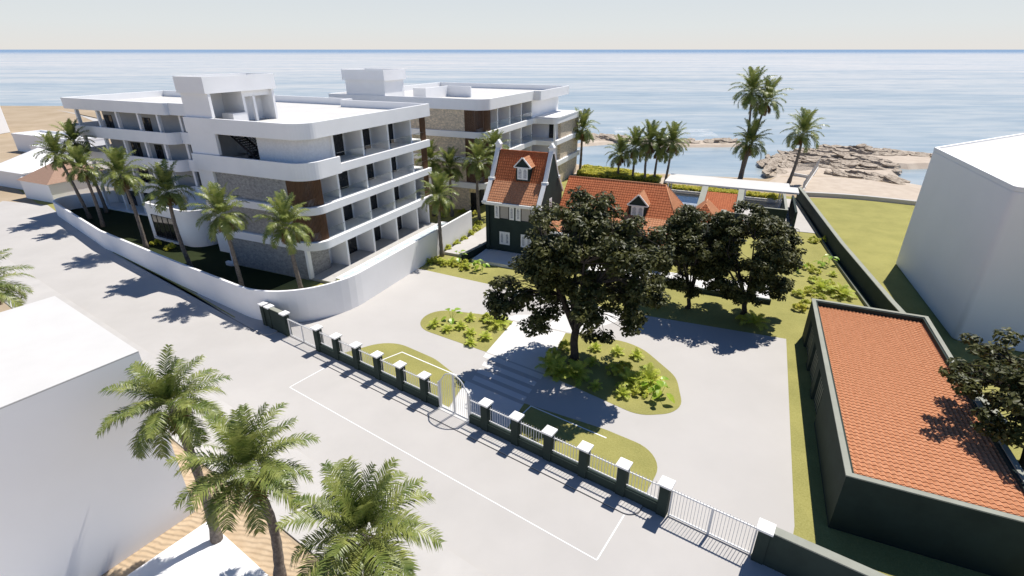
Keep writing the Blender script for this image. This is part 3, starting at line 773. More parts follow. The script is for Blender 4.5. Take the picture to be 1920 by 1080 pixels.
# ---- rear block
B = thing('apartment_building', 'rear white apartment building with tan stone walls behind the orange roofed house', 'apartment building', Q(-45, 80))
roofB = rounded([(-60, 66.1), (-33.1, 66.1, 1.8), (-33.1, 83.9), (-32.0, 84.0, .4), (-32.0, 99), (-60, 99)])
m = MB(); m.ring(Q, ccw(roofB), inset(roofB, .25), RB, RT); m.build('roof_parapet', M['plaster'], B, bevel=.02)
m = MB(); m.prism(Q, inset(roofB, .2503), RB+.03, 14.95); m.build('roof', M['roofing'], B)
m = MB(); m.box(Q, -48.5, -46.5, 72, 72.3, 14.95, 16.6); m.box(Q, -46.5, -46.2, 72, 79, 14.95, 16.6); m.box(Q, -46.2, -42, 78.7, 79, 14.95, 16.6); m.build('roof_screen', M['plaster'], B)
bandB = ccw(rounded([(-60, 66.1), (-33.3, 66.1, 1.8), (-33.3, 84.7, .5), (-29.4, 85.0, .9), (-29.2, 99), (-60, 99)]))
for z0, z1 in BD:
    m = MB(); m.prism(Q, bandB, z0, z1); m.build('floor_slab', M['plaster'], B, bevel=.02)
trr = [(-33.1, 84.95), (-29.35, 85.15), (-29.25, 98.9)]
m = MB(); m.wall(Q, rounded([(-33.2, 85.0), (-29.4, 85.12, .9), (-29.3, 98.9)], False), .2, 11.482, 11.72); m.build('terrace_kerb', M['plaster'], B)
lvB = ((0, 3.448), (4.302, 7.118), (7.902, 10.618), (11.482, 14.40))
for k, (z0, z1) in enumerate(lvB):
    m = MB(); m.box(Q, -59.5, -36.6 if k else -36.2, 66.45, 68.8, z0, z1); m.build('stone_wall', M['stone_tan'], B)
    m = MB(); m.box(Q, -59.5, -36.0, 68.82, 98.6, z0, z1)
    if k < 3: m.box(Q, -35.99, -30.2, 88.2, 98.6, z0, z1)
    else: m.box(Q, -35.99, -33.9, 84.9, 98.6, z0, z1)
    m.build('wall', M['plaster'], B)
    if k < 3: m = MB(); m.box(Q, -30.18, -29.65, 88.2, 98.5, z0, z1); m.build('stone_wall', M['stone_tan'], B)
    for b0 in (71.35, 75.75, 80.3, 84.75):
        m = MB(); m.box(Q, -35.99, -33.75, b0-.14, b0+.14, z0, z1); m.build('dividing_wall', M['plaster'], B)
    if k: slats(B, Q, rounded([(-36.55, 66.5), (-33.65, 66.5, 1.5), (-33.65, 68.6)], False, 12), z0+.002, z1-.002, .15)
    for b0, b1 in ((68.2, 71.35), (71.35, 75.75), (75.75, 80.3), (80.3, 84.75)):
        door(B, Q, -36.0, b0+.3, b1-.6, z0+.02, z0+2.5)
        if k: balustrade(B, Q, -33.55, b0+.14, b1-.14, z0)
    if k < 3:
        m = MB(); m.box(Q, -29.95, -29.6, 85.2, 85.5, z0, z1); m.build('column', M['plaster'], B)
        door(B, Q, 88.2, -31.8, -30.6, z0+.02, z0+2.5, axis='b')
door(B, Q, 66.45, -36.0, -34.6, .1, 2.8, axis='b')
pc = [(-56.8, 65.9), (-49.2, 65.9), (-49.2, 71.4), (-56.8, 71.4)]
m = MB(); m.box(Q, -56.5, -49.5, 66.2, 71.1, 14.97, 17.85); m.build('penthouse_wall', M['plaster'], B)
m = MB(); m.ring(Q, pc, inset(pc, .2), 17.86, 19.3); m.build('penthouse_parapet', M['plaster'], B)
m = MB(); m.prism(Q, inset(pc, .2003), 17.88, 18.7); m.build('penthouse_roof', M['roofing'], B)
# ================================================================== MANOR HOUSE
def beam(mb, p, q, w, h):
    # bar from p to q, w wide across (horizontal), h deep downwards/normal
    p, q = Vector(p), Vector(q); d = (q-p).normalized(); u = Vector((0, 0, 1)).cross(d)
    u = u.normalized() if u.length > 1e-4 else Vector((1, 0, 0)); n = d.cross(u)
    P = [p-u*w/2, p+u*w/2, p+u*w/2+n*h, p-u*w/2+n*h, q-u*w/2, q+u*w/2, q+u*w/2+n*h, q-u*w/2+n*h]
    mb.mesh(P, [(0, 1, 2, 3), (4, 7, 6, 5), (0, 4, 5, 1), (1, 5, 6, 2), (2, 6, 7, 3), (3, 7, 4, 0)])
def profwall(mb, F, a0, a1, prof):
    n = len(prof); mb.mesh([F(a0, b, z) for b, z in prof]+[F(a1, b, z) for b, z in prof],
        [tuple(range(n)), tuple(range(2*n-1, n-1, -1))]+[(k, n+k, n+(k+1) % n, (k+1) % n) for k in range(n)])
def dormer(root, F, ac, hw, bf, zb, ze, zp, slope_b, tile, pane_hw):
    # small gabled dormer; front at b=bf, facing -b; slope_b(z) gives where the main roof is at height z
    d = MB(); prof = [(bf, zb), (slope_b(ze)+.2, ze), (bf, ze)]
    profwall(d, F, ac-hw, ac-hw+.12, [(bf, zb-.1), (slope_b(zb)+.1, zb-.1), (slope_b(ze)+.1, ze), (bf, ze)])
    profwall(d, F, ac+hw-.12, ac+hw, [(bf, zb-.1), (slope_b(zb)+.1, zb-.1), (slope_b(ze)+.1, ze), (bf, ze)])
    d.mesh([F(ac-hw+.12, bf, zb-.1), F(ac+hw-.12, bf, zb-.1), F(ac+hw-.12, bf, ze), F(ac-hw+.12, bf, ze)], [(0, 1, 2, 3)])
    d.mesh([F(ac-hw-.12, bf-.02, ze+.06), F(ac+hw+.12, bf-.02, ze+.06), F(ac, bf-.02, zp-.05)], [(0, 1, 2)])
    dm = d.build('dormer', M['green'], root)
    w = MB(); w.box(F, ac-pane_hw, ac+pane_hw, bf-.05, bf-.01, zb+.08, ze-.08); w.build('dormer_window', M['trim'], dm)
    w = MB()
    for s in (-1, 1): w.box(F, ac+s*pane_hw*.5-pane_hw*.3, ac+s*pane_hw*.5+pane_hw*.3, bf-.062, bf-.052, zb+.22, ze-.28); w.box(F, ac+s*pane_hw*.5-pane_hw*.16, ac+s*pane_hw*.5+pane_hw*.16, bf-.062, bf-.052, ze-.28, ze-.18)
    w.build('dormer_pane', M['pane'], dm)
    t = MB(); e = .2
    beam(t, F(ac-hw-e, bf-.08, ze-.02), F(ac, bf-.08, zp+.04), .12, .12); beam(t, F(ac+hw+e, bf-.08, ze-.02), F(ac, bf-.08, zp+.04), .12, .12)
    t.box(F, ac-hw-e, ac+hw+e, bf-.13, bf-.03, ze-.06, ze+.05); t.build('dormer_trim', M['trim'], dm)
    for s in (-1, 1):
        tiles('dormer_roof', [F(ac+s*(hw+e), bf-.1, ze-.0), F(ac+s*(hw+e), slope_b(ze)+.15, ze-.0), F(ac, slope_b(zp)+.15, zp+.06), F(ac, bf-.1, zp+.06)], M['tile_pale'], dm, .25, .3, .045)

H = thing('manor_house', 'dark green historic house with steep orange tiled roof and white stepped gables', 'house', Q(-22, 55))
a0, a1 = -26.2, -19.3
prof = [(51.9, 0), (58.6, 0), (58.6, 6.4), (57.0, 8.35), (55.2, 11.45), (53.4, 8.35), (51.9, 6.4)]
m = MB(); m.box(Q, a0+.4, a1-.4, 52.1, 58.4, 0, 6.35); m.build('wall', M['green'], H)
for x0, x1, nm in ((a0, a0+.4, 'green'), (a1-.4, a1, 'greenlit')):
    g = MB(); profwall(g, Q, x0, x1, [(51.85, 0), (58.65, 0), (58.65, 6.55), (57.1, 8.5), (55.2, 11.7), (53.3, 8.5), (51.85, 6.55)]); gw = g.build('gable_wall', M['green'], H)
    xc = (x0+x1)/2; c = MB()
    beam(c, Q(xc, 51.35, 6.35), Q(xc, 53.22, 8.62), .48, .16); beam(c, Q(xc, 53.30, 8.62), Q(xc, 54.98, 11.62), .48, .16)
    beam(c, Q(xc, 59.1, 6.35), Q(xc, 57.18, 8.62), .48, .16); beam(c, Q(xc, 57.10, 8.62), Q(xc, 55.42, 11.62), .48, .16)
    c.box(Q, xc-.36, xc+.36, 53.0, 53.42, 8.45, 8.72); c.box(Q, xc-.36, xc+.36, 56.98, 57.4, 8.45, 8.72)
    c.build('gable_coping', M['trim'], gw)
    f = MB(); f.box(Q, xc-.28, xc+.28, 54.92, 55.48, 11.5, 12.1); f.box(Q, xc-.36, xc+.36, 54.84, 55.56, 12.1, 12.21)
    P = [Q(xc-.3, 54.9, 12.212), Q(xc+.3, 54.9, 12.212), Q(xc+.3, 55.5, 12.212), Q(xc-.3, 55.5, 12.212)]
    f.mesh(P+[Q(xc, 54.9, 12.65), Q(xc, 55.5, 12.65)], [(0, 1, 4), (1, 2, 5, 4), (2, 3, 5), (3, 0, 4, 5)]); f.build('pinnacle', M['trim'], gw)
x0, x1 = a0+.4, a1-.4
tiles('lower_roof', [Q(x0, 51.45, 6.38), Q(x1, 51.45, 6.38), Q(x1, 53.4, 8.38), Q(x0, 53.4, 8.38)], M['tile_pale'], H, .27, .33, .06)
tiles('upper_roof', [Q(x0, 53.4, 8.38), Q(x1, 53.4, 8.38), Q(x1, 55.2, 11.45), Q(x0, 55.2, 11.45)], M['tile'], H, .27, .33, .06)
tiles('rear_upper_roof', [Q(x1, 57.0, 8.38), Q(x0, 57.0, 8.38), Q(x0, 55.2, 11.45), Q(x1, 55.2, 11.45)], M['tile'], H, .27, .33, .06)
tiles('rear_lower_roof', [Q(x1, 58.9, 6.38), Q(x0, 58.9, 6.38), Q(x0, 57.0, 8.38), Q(x1, 57.0, 8.38)], M['tile_pale'], H, .27, .33, .06)
m = MB(); m.tube([Q(x0, 55.2, 11.5), Q(x1, 55.2, 11.5)], .09, 6); m.build('ridge', M['tile'], H)
m = MB(); m.box(Q, a0-.12, a1+.12, 51.3, 51.84, 6.05, 6.2); m.box(Q, a0-.18, a1+.18, 51.2, 51.84, 6.203, 6.36); m.box(Q, a0-.05, a1+.05, 51.55, 51.84, 5.92, 6.048); m.build('cornice', M['trim'], H)
def shutter(root, F, u0, u1, b, z0, z1, closed=False):
    s = MB(); s.box(F, u0, u1, b-.07, b-.02, z0, z1); o = s.build('shutter', M['trim'], root)
    s = MB(); w = (u1-u0); s.box(F, u0+w*.28, u1-w*.28, b-.082, b-.072, z0+.2, z1-.32); s.box(F, u0+w*.4, u1-w*.4, b-.082, b-.072, z1-.318, z1-.2); s.build('shutter_panel', M['pane'], o)
def window(root, F, u0, u1, b, z0, z1):
    s = MB(); t = .06
    s.box(F, u0, u0+t, b-.06, b-.005, z0, z1); s.box(F, u1-t, u1, b-.06, b-.005, z0, z1); s.box(F, u0+t, u1-t, b-.06, b-.005, z0, z0+t); s.box(F, u0+t, u1-t, b-.06, b-.005, z1-t, z1)
    o = s.build('window', M['darkmetal'], root)
    s = MB(); s.box(F, u0+t, u1-t, b-.03, b-.01, z0+t, z1-t); s.build('window_blind', M['blind'], o)
bf = 52.1
for (s0, w0, w1, s1) in ((-25.15, -24.5, -23.35, -22.7), (-22.5, -21.85, -20.65, -20.0)):
    shutter(H, Q, s0, w0-.05, bf, 4.3, 5.9); window(H, Q, w0, w1, bf, 4.3, 5.9); shutter(H, Q, w1+.05, s1, bf, 4.3, 5.9)
for c in (-23.9, -21.2):
    shutter(H, Q, c-.65, c-.01, bf, 1.2, 2.75); shutter(H, Q, c+.01, c+.65, bf, 1.2, 2.75)
dormer(H, Q, -22.15, .8, 53.15, 8.7, 10.1, 11.1, lambda z: 53.4+(z-8.38)*1.8/3.07, M['tile_pale'], .62)
for z in (2.2, 5.2):
    shutter(H, lambda a, b, zz: Q(-19.3-b, 55+a, zz), -.8, 0, .03, z, z+1.4)
# long wing behind, with hipped end
wz = lambda b: 4.75+(b-57.6)*(7.75-4.75)/3.6
m = MB(); m.box(Q, -19.28, -5.75, 55.2, 67.2, 0, 3.3); m.box(Q, -19.28, -5.75, 57.7, 64.7, 3.3, 4.6); m.build('wing_wall', M['green'], H)
tiles('wing_roof', [Q(-19.28, 57.6, 4.75), Q(-5.6, 57.6, 4.75), Q(-7.6, 61.2, 7.75), Q(-19.28, 61.2, 7.75)], M['tile'], H, .28, .35, .065)
tiles('wing_rear_roof', [Q(-5.6, 64.4, 4.75), Q(-19.28, 64.4, 4.75), Q(-19.28, 61.2, 7.75), Q(-7.6, 61.2, 7.75)], M['tile'], H, .28, .35, .065)
tiles('hip_roof', [Q(-5.6, 57.6, 4.75), Q(-5.6, 64.4, 4.75), Q(-7.6, 61.2, 7.75)], M['tile_pale'], H, .28, .35, .065)
tiles('gallery_roof', [Q(-19.28, 53.9, 3.0), Q(-5.6, 53.9, 3.0), Q(-5.6, 57.6, 4.75), Q(-19.28, 57.6, 4.75)], M['tile_pale'], H, .28, .35, .065)
m = MB(); m.tube([Q(-19.2, 61.2, 7.8), Q(-7.6, 61.2, 7.8)], .09, 6); m.tube([Q(-7.6, 61.2, 7.8), Q(-5.6, 57.6, 4.8)], .07, 6); m.tube([Q(-7.6, 61.2, 7.8), Q(-5.6, 64.4, 4.8)], .07, 6); m.build('ridge', M['tile_pale'], H)
m = MB(); m.box(Q, -19.28, -5.5, 53.7, 53.95, 2.75, 2.98); m.build('cornice', M['trim'], H)
dormer(H, Q, -9.95, .95, 57.7, 4.72, 6.0, 7.15, lambda z: 57.6+(z-4.75)*1.2, M['tile_pale'], .7)
for c in (-17.5, -14.5, -11.5, -8.2):
    shutter(H, Q, c-.6, c-.01, 55.2, .5, 2.5); shutter(H, Q, c+.01, c+.6, 55.2, .5, 2.5)
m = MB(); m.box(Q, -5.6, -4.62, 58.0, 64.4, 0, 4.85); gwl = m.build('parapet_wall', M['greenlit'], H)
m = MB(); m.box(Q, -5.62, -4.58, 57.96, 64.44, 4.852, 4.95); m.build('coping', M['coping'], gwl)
m = MB(); m.box(Q, -18.5, -9, 68.2, 68.6, 4.2, 4.45); m.build('rear_cornice', M['trim'], H)

K = thing('outbuilding', 'small hip roofed kitchen annex with grey green parapets beside the house', 'outbuilding', Q(-3, 62))
m = MB(); m.box(Q, -4.55, -1.5, 59.9, 65.1, 0, 4.2); m.build('wall', M['green'], K)
e = 4.25; c1, c2, c3, c4 = Q(-4.55, 59.8, e), Q(-1.4, 59.8, e), Q(-1.4, 65.2, e), Q(-4.55, 65.2, e); r1, r2 = Q(-3.0, 61.5, 6.1), Q(-3.0, 63.5, 6.1)
tiles('roof', [c1, c2, r1], M['tile'], K, .27, .33, .06); tiles('roof', [c2, c3, r2, r1], M['tile_pale'], K, .27, .33, .06)
tiles('roof', [c4, c1, r1, r2], M['tile_pale'], K, .27, .33, .06); tiles('roof', [c3, c4, r2], M['tile'], K, .27, .33, .06)
m = MB(); m.tube([r1, r2], .07, 6)
for p, q in ((c1, r1), (c2, r1), (c3, r2), (c4, r2)): m.tube([p, q], .055, 6)
m.build('ridge', M['tile_pale'], K)
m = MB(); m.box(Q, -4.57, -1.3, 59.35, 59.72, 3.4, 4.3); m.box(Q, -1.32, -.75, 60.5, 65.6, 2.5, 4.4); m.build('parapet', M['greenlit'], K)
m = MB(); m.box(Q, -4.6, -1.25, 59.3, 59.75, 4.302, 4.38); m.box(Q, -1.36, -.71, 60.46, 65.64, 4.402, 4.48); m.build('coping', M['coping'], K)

K2 = thing('outbuilding', 'low annex with two orange lean to roofs between raised grey green side walls', 'outbuilding', Q(-1, 68))
m = MB(); m.box(Q, -3.6, .2, 66.9, 72.6, 0, 3.5); m.box(Q, -.7, 1.2, 60.6, 64.8, 0, 2.4); m.build('wall', M['green'], K2)
tiles('roof', [Q(-3.6, 66.7, 3.75), Q(.2, 66.7, 3.75), Q(.2, 72.2, 4.9), Q(-3.6, 72.2, 4.9)], M['tile'], K2, .27, .33, .06)
tiles('roof', [Q(-.74, 60.4, 2.75), Q(1.25, 60.4, 2.75), Q(1.25, 64.5, 3.7), Q(-.74, 64.5, 3.7)], M['tile'], K2, .27, .33, .06)
m = MB()
for x0, x1 in ((-4.3, -3.62), (.22, .85)): profwall(m, Q, x0, x1, [(66.5, 0), (73.0, 0), (73.0, 5.3), (66.5, 4.0)])
m.box(Q, -1.25, 1.3, 66.3, 66.48, 2.5, 3.95); m.box(Q, -1.2, 1.3, 64.6, 64.8, 2.4, 3.8); m.box(Q, 1.12, 1.3, 64.802, 66.298, 0, 3.8)
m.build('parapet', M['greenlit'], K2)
m = MB()
for x0, x1 in ((-4.34, -3.58), (.18, .89)): profwall(m, Q, x0, x1, [(66.45, 4.03), (66.45, 4.1), (73.05, 5.42), (73.05, 5.33)])
m.box(Q, -1.28, 1.33, 66.26, 66.52, 3.952, 4.02); m.build('coping', M['coping'], K2)

# low garden wall beside the front terrace
r = thing('garden_wall', 'low dark green garden wall with pale coping between two white patios beside the house', 'wall', Q(-26.8, 50.5))
gp = [(-27.3, 47.9), (-26.3, 54.2)]
m = MB(); m.wall(Q, gp, .3, 0, .85); m.build('wall_panel', M['green'], r)
m = MB(); m.wall(Q, gp, .36, .852, .92); m.build('coping', M['coping'], r)
r = thing('garden_wall', 'low dark green retaining wall under the white terrace behind the two smaller trees', 'wall', Q(-8, 50.2))
m = MB(); m.box(Q, -20.5, 4.7, 50.1, 50.38, 0, .45); m.build('wall_panel', M['green'], r)

# ================================================================== CANOPY, SHOWER WALLS, TERRACE
r = thing('canopy', 'long flat white canopy on slim white posts over the sea terrace', 'canopy', Q(-1, 89))
m = MB(); m.prism(Q, [(-10.9, 85.3), (8.4, 85.3), (8.4, 88.9), (7.3, 88.9), (7.3, 91.4), (-10.7, 91.4)], 2.6, 2.86); m.build('roof', M['roofing'], r, bevel=.02)
for a in (-10.3, -4.6, 1.2, 6.2):
    for b in (85.8, 89.9):
        m = MB(); m.box(Q, a-.09, a+.09, b-.09, b+.09, .05, 2.599); m.build('post', M['metal'], r)
r = thing('screen_wall', 'dark green shower screen walls with pale coping under the right end of the canopy', 'wall', Q(6, 78))
m = MB(); m.box(Q, 2.35, 6.3, 75.9, 76.15, 0, 2.55); m.box(Q, 6.32, 6.6, 75.9, 85.2, 0, 2.55); m.box(Q, 7.5, 7.78, 75.6, 85.2, 0, 2.5); m.build('wall_panel', M['green'], r)
m = MB(); m.box(Q, 2.3, 6.3, 75.86, 76.19, 2.552, 2.61); m.box(Q, 6.3, 6.64, 75.86, 85.2, 2.552, 2.61); m.build('coping', M['coping'], r)
m = MB(); m.box(Q, 6.62, 7.48, 75.7, 76.4, .05, .5); m.build('bench', M['greywall'], r)
pool = thing('swimming_pool', 'blue swimming pool in the terrace behind the hipped roof', 'pool', Q(-7, 85))
pr = [(-10.8, 77.5), (-3.6, 77.5), (-3.6, 88.4), (-10.8, 88.4)]
m = MB(); m.ring(Q, pr, inset(pr, .3), .04, .12); m.build('rim', M['path'], pool)
m = MB(); m.prism(Q, inset(pr, .301), .03, .09); m.build('water', M['bigpool'], pool)
m = MB(); m.box(Q, -11.6, 6.9, 90.35, 90.55, 0, .36); tag(m.build('planter_wall', M['plaster']), 'low white planter wall in front of the clipped hedge', 'wall')
# dark boundary wall on the right, with a bend
bw = [(9.05, 93.4), (11.95, 66.0), (14.05, 50.5), (16.8, 34)]
r = thing('boundary_wall', 'long dark green boundary wall with grey coping running to the sea behind the garage', 'wall', Q(12, 66))
m = MB(); m.wall(Q, bw, .34, 0, 1.95); m.build('wall_panel', M['green'], r)
m = MB(); m.wall(Q, bw, .44, 1.952, 2.03); m.build('coping', M['coping'], r)
m = MB(); m.wall(Q, [(8.75, 93.4), (11.4, 66.0), (13.3, 50.5)], .18, 0, .3); tag(m.build('kerb_wall', M['greenlit']), 'low grey kerb running along the foot of the long dark boundary wall', 'kerb')
shore = rounded([(9.3, 96.4), (17.5, 98.2, 30), (26, 97.3), (58, 90)], False)
m = MB(); m.wall(Q, shore, .7, -.5, .62); tag(m.build('sea_wall', M['paving'], bevel=.03), 'low pale sea wall between the bare green plot and the beach', 'wall')
# wire fence with white base at the beach
r = thing('wire_fence', 'wire mesh fence on a white base wall running over the beach', 'fence', Q(11, 110))
m = MB(); m.wall(Q, [(10.1, 99.5), (14.3, 123)], .3, -.6, .15); m.wall(Q, [(9.2, 112.8), (12.1, 111.2)], .3, -.6, .5); m.build('base_wall', M['path'], r)
m = MB()
def mesh_panel(F, p, q, z0, z1, step=.34):
    L = math.hypot(q[0]-p[0], q[1]-p[1]); u = ((q[0]-p[0])/L, (q[1]-p[1])/L); pt = lambda s, z: F(p[0]+u[0]*s, p[1]+u[1]*s, z)
    h = z1-z0; s = -h
    while s < L:
        for dr in (1, -1):
            s0, s1 = (s, s+h) if dr == 1 else (s+h, s)
            ta = max(0, min(1, ((0-s0)/(s1-s0)) if s0 != s1 else 0)); tb = max(0, min(1, (L-s0)/(s1-s0)))
            lo, hi = sorted((ta, tb))
            if s < 0 or s+h > L: 
                if hi-lo < .05: continue
            else: lo, hi = 0, 1
            m.tube([pt(s0+(s1-s0)*lo, z0+h*lo), pt(s0+(s1-s0)*hi, z0+h*hi)], .028, 3, False)
        s += step
mesh_panel(Q, (10.1, 99.5), (14.3, 123), .15, 1.65); mesh_panel(Q, (9.2, 113.6), (13.4, 118), .5, 1.9); m.build('wire_mesh', M['wire'], r)
m = MB()
for k in range(9):
    u = k/8; m.tube([Q(10.1+4.2*u, 99.5+23.5*u, -.3), Q(10.1+4.2*u, 99.5+23.5*u, 1.75)], .05, 6)
m.build('post', M['steel'], r)

# ================================================================== GARAGE
G_ = thing('garage', 'dark green garage with a large orange tiled lean to roof behind raised parapets', 'garage', Q(10.5, 34))
ga0, ga1, gb0, gb1 = 7.1, 14.9, 23.6, 44.7
m = MB(); T = .36
m.box(Q, ga0, ga1, gb0, gb0+T, 0, 3.45); m.box(Q, ga1-T, ga1, gb0+T, gb1-T, 0, 3.45); m.box(Q, ga0, ga1, gb1-T, gb1, 0, 3.45)
doors = [(32.4, 35.2), (36.2, 39.0), (40.0, 42.8)]
ed = [gb0+T]+[x for d in doors for x in d]+[gb1-T]
for k in range(0, len(ed), 2): m.box(Q, ga0, ga0+T, ed[k], ed[k+1], 0, 3.45)
for d in doors: m.box(Q, ga0, ga0+T, d[0], d[1], 2.5, 3.45)
m.build('wall', M['green'], G_)
for d in doors:
    q = MB(); q.box(Q, ga0+.2, ga0+.28, d[0]+.002, d[1]-.002, 0, 2.498); dd = q.build('garage_door', M['greenlit'], G_)
    q = MB()
    for k in range(6): q.box(Q, ga0+.17, ga0+.199, d[0]+.05+k*.45, d[0]+.1+k*.45, .05, 2.45)
    q.build('door_batten', M['green'], dd)
m = MB(); cp = [(ga0-.04, gb0-.04), (ga1+.04, gb0-.04), (ga1+.04, gb1+.04), (ga0-.04, gb1+.04)]; m.ring(Q, cp, inset(cp, .28), 3.452, 3.52); m.build('coping', M['coping'], G_)
tiles('roof', [Q(ga0+T, gb0+T, 3.12), Q(ga0+T, gb1-T, 3.12), Q(ga1-T, gb1-T, 3.28), Q(ga1-T, gb0+T, 3.28)][::-1] if False else [Q(ga0+T, gb0+T, 3.2), Q(ga1-T, gb0+T, 3.2), Q(ga1-T, gb1-T, 3.05), Q(ga0+T, gb1-T, 3.05)], M['tile_pale'], G_, .25, .31, .085)

# ================================================================== PLAIN WHITE BUILDINGS
bx = rounded([(17.75, 67), (18.55, 49.0, .45), (60, 47.5), (60, 85), (30, 83)])
r = thing('white_building', 'big blank white building with rounded corner at the right edge', 'building', Q(35, 62))
m = MB(); m.prism(Q, ccw(bx), 0, 12.55); m.build('wall', M['plaster_shell'], r, bevel=.12)
m = MB(); m.ring(Q, offset(ccw(bx), -.02), inset(bx, .3), 12.552, 12.9); m.build('parapet', M['plaster_shell'], r)
m = MB(); m.prism(Q, inset(bx, .302), 12.552, 12.8); m.build('roof', M['roofing'], r)
r = thing('white_building', 'blank white flat roofed building in the lower left beside the palms', 'building', S(-30, 3))
bl = [(-24.2, -10), (-24.88, 6.75), (-34.9, 6.7), (-34.2, -10)]
m = MB(); m.prism(S, ccw(bl), 0, 9.75); m.build('wall', M['plaster_shell'], r)
m = MB(); m.prism(S, ccw(bl), 9.752, 9.82); m.build('roof', M['roofing'], r)
m = MB(); m.prism(S, ccw([(-23.4, -6), (-23.4, 6.75), (-17.9, 6.75), (-17.9, -6)]), 0, .32); tag(m.build('white_slab', M['plaster_shell'], bevel=.02), 'low white slab on rippled sand under the front palms', 'slab')

# ---- small houses at the far left
r = thing('white_house', 'small white house with white pyramid roof at the far left', 'house', Q(-113, 52))
m = MB(); m.box(Q, -120.5, -111.2, 46.6, 57, 0, 3.0); m.box(Q, -111.19, -108.6, 46.0, 54, 0, 2.5); m.build('wall', M['plaster_shell'], r)
e = [Q(-121, 46.2, 3), Q(-110.6, 46.2, 3), Q(-110.6, 57.4, 3), Q(-121, 57.4, 3)]; ap = Q(-115.2, 52, 6.1)
m = MB(); m.mesh(e+[ap], [(0, 1, 4), (1, 2, 4), (2, 3, 4), (3, 0, 4)]); m.build('roof', M['plaster_shell'], r)
r = thing('brown_roofed_house', 'small white house with a brown pyramid roof left of the apartment wall', 'house', Q(-100, 48))
m = MB(); m.box(Q, -105.6, -97.8, 43.7, 53, 0, 3.0); m.build('wall', M['plaster_shell'], r)
e = [Q(-105.9, 43.4, 3), Q(-97.5, 43.4, 3), Q(-97.5, 53.4, 3), Q(-105.9, 53.4, 3)]; ap = Q(-101.6, 48.4, 5.9)
m = MB(); m.mesh(e+[ap], [(0, 1, 4), (1, 2, 4), (2, 3, 4), (3, 0, 4)]); m.build('roof', M['browntile'], r)
m = MB(); m.box(Q, -97.4, -93.0, 52.5, 53.4, 0, 2.0); tag(m.build('green_fence', M['hedgecore']), 'dark green fence panel beside the brown roofed house', 'fence')
for k, (lb, a_, b_, w, d, h) in enumerate((
        ('low flat white house nearest the white pyramid roof', -119, 58.5, 15, 4.5, 2.6), ('low flat white house behind the first one at far left', -130, 64, 18, 5, 3.0),
        ('broad flat white building with open roof terrace at far left', -146, 70.5, 25, 6, 3.6))):
    r = thing('flat_house', lb, 'house', Q(a_, b_))
    o = [(a_-w/2, b_-d/2), (a_+w/2, b_-d/2), (a_+w/2, b_+d/2), (a_-w/2, b_+d/2)]
    m = MB(); m.prism(Q, o, 0, h); m.build('wall', M['plaster_shell'], r)
    m = MB(); m.ring(Q, offset(o, -.05), inset(o, .25), h+.002, h+.5); m.build('parapet', M['plaster_shell'], r)
r = thing('white_building', 'tall blank white block cut by the left edge of the picture', 'building', W(-155, 148))
m = MB(); m.box(W, -175, -146.2, 142.5, 156, 0, 8.0); m.build('wall', M['plaster_shell'], r, bevel=.1)
m = MB(); m.box(W, -174.8, -146.4, 142.7, 155.8, 8.002, 8.1); m.build('roof', M['roofing'], r)
# garden side houses along the sandy road cast the striped shade
m = MB(); m.wall(Q, [(-140, 44.5), (-121, 46.9)], .3, 0, 1.6); tag(m.build('garden_wall', M['plaster_shell']), 'plain white garden wall along the sandy road at far left', 'wall')
# ================================================================== PLANTS
def raw_mesh(name, V, Fc, mat, smooth=False):
    me = bpy.data.meshes.new(name); me.from_pydata([tuple(v) for v in V], [], Fc); me.materials.append(mat)
    if smooth: me.polygons.foreach_set('use_smooth', [True]*len(me.polygons))
    return me
def frond(V, Fc, org, az, el, L, droop, nl, ll, lw, rng, rw=.018, hang=.35, start=.14):
    # feather leaf: arching midrib with two rows of narrow leaflets bent downwards
    P = [Vector(org)]; n = 14; dirs = []
    twist = rng.uniform(-.35, .35)
    for k in range(n):
        t = (k+.5)/n; e = el-droop*(t**1.35); a = az+twist*t*t
        d = Vector((math.cos(e)*math.cos(a), math.cos(e)*math.sin(a), math.sin(e))); dirs.append(d); P.append(P[-1]+d*(L/n))
    dirs.append(dirs[-1])
    def at(t):
        x = min(n-1e-4, t*n); k = int(x); return P[k].lerp(P[k+1], x-k), dirs[k]
    for k in range(0, n, 1):
        d = dirs[k]; s = d.cross(Vector((0, 0, 1))); s = s.normalized() if s.length > 1e-3 else Vector((1, 0, 0))
        u = s.cross(d); r0, r1 = rw*(1-k/n*.8), rw*(1-(k+1)/n*.8)
        i = len(V); V += [P[k]+s*r0, P[k]+u*r0, P[k]-s*r0, P[k+1]+s*r1, P[k+1]+u*r1, P[k+1]-s*r1]
        Fc += [(i, i+1, i+4, i+3), (i+1, i+2, i+5, i+4)]
    for q in range(nl):
        t = start+(1-start)*(q+rng.uniform(0, .6))/nl; p, d = at(t)
        s = d.cross(Vector((0, 0, 1))); s = s.normalized() if s.length > 1e-3 else Vector((-math.sin(az), math.cos(az), 0))
        u = s.cross(d)
        prof = ll*(.45+.75*math.sin(math.pi*min(1, .12+t*.83)))*(1 if t < .9 else .75)
        for sg in (1, -1):
            l = prof*rng.uniform(.8, 1.12); v = (s*sg*rng.uniform(.72, .9)+d*rng.uniform(.45, .75)+u*rng.uniform(-.05, .32)).normalized()
            m = p+v*l*.5; tip = p+v*l+Vector((0, 0, -hang*l*rng.uniform(.5, 1.2)))
            w = v.cross(u); w = w.normalized() if w.length > 1e-3 else d
            i = len(V); V += [p-w*lw*.35, p+w*lw*.35, m+w*lw*.5, m-w*lw*.5, tip]
            Fc += [(i, i+1, i+2, i+3), (i+3, i+2, i+4)]
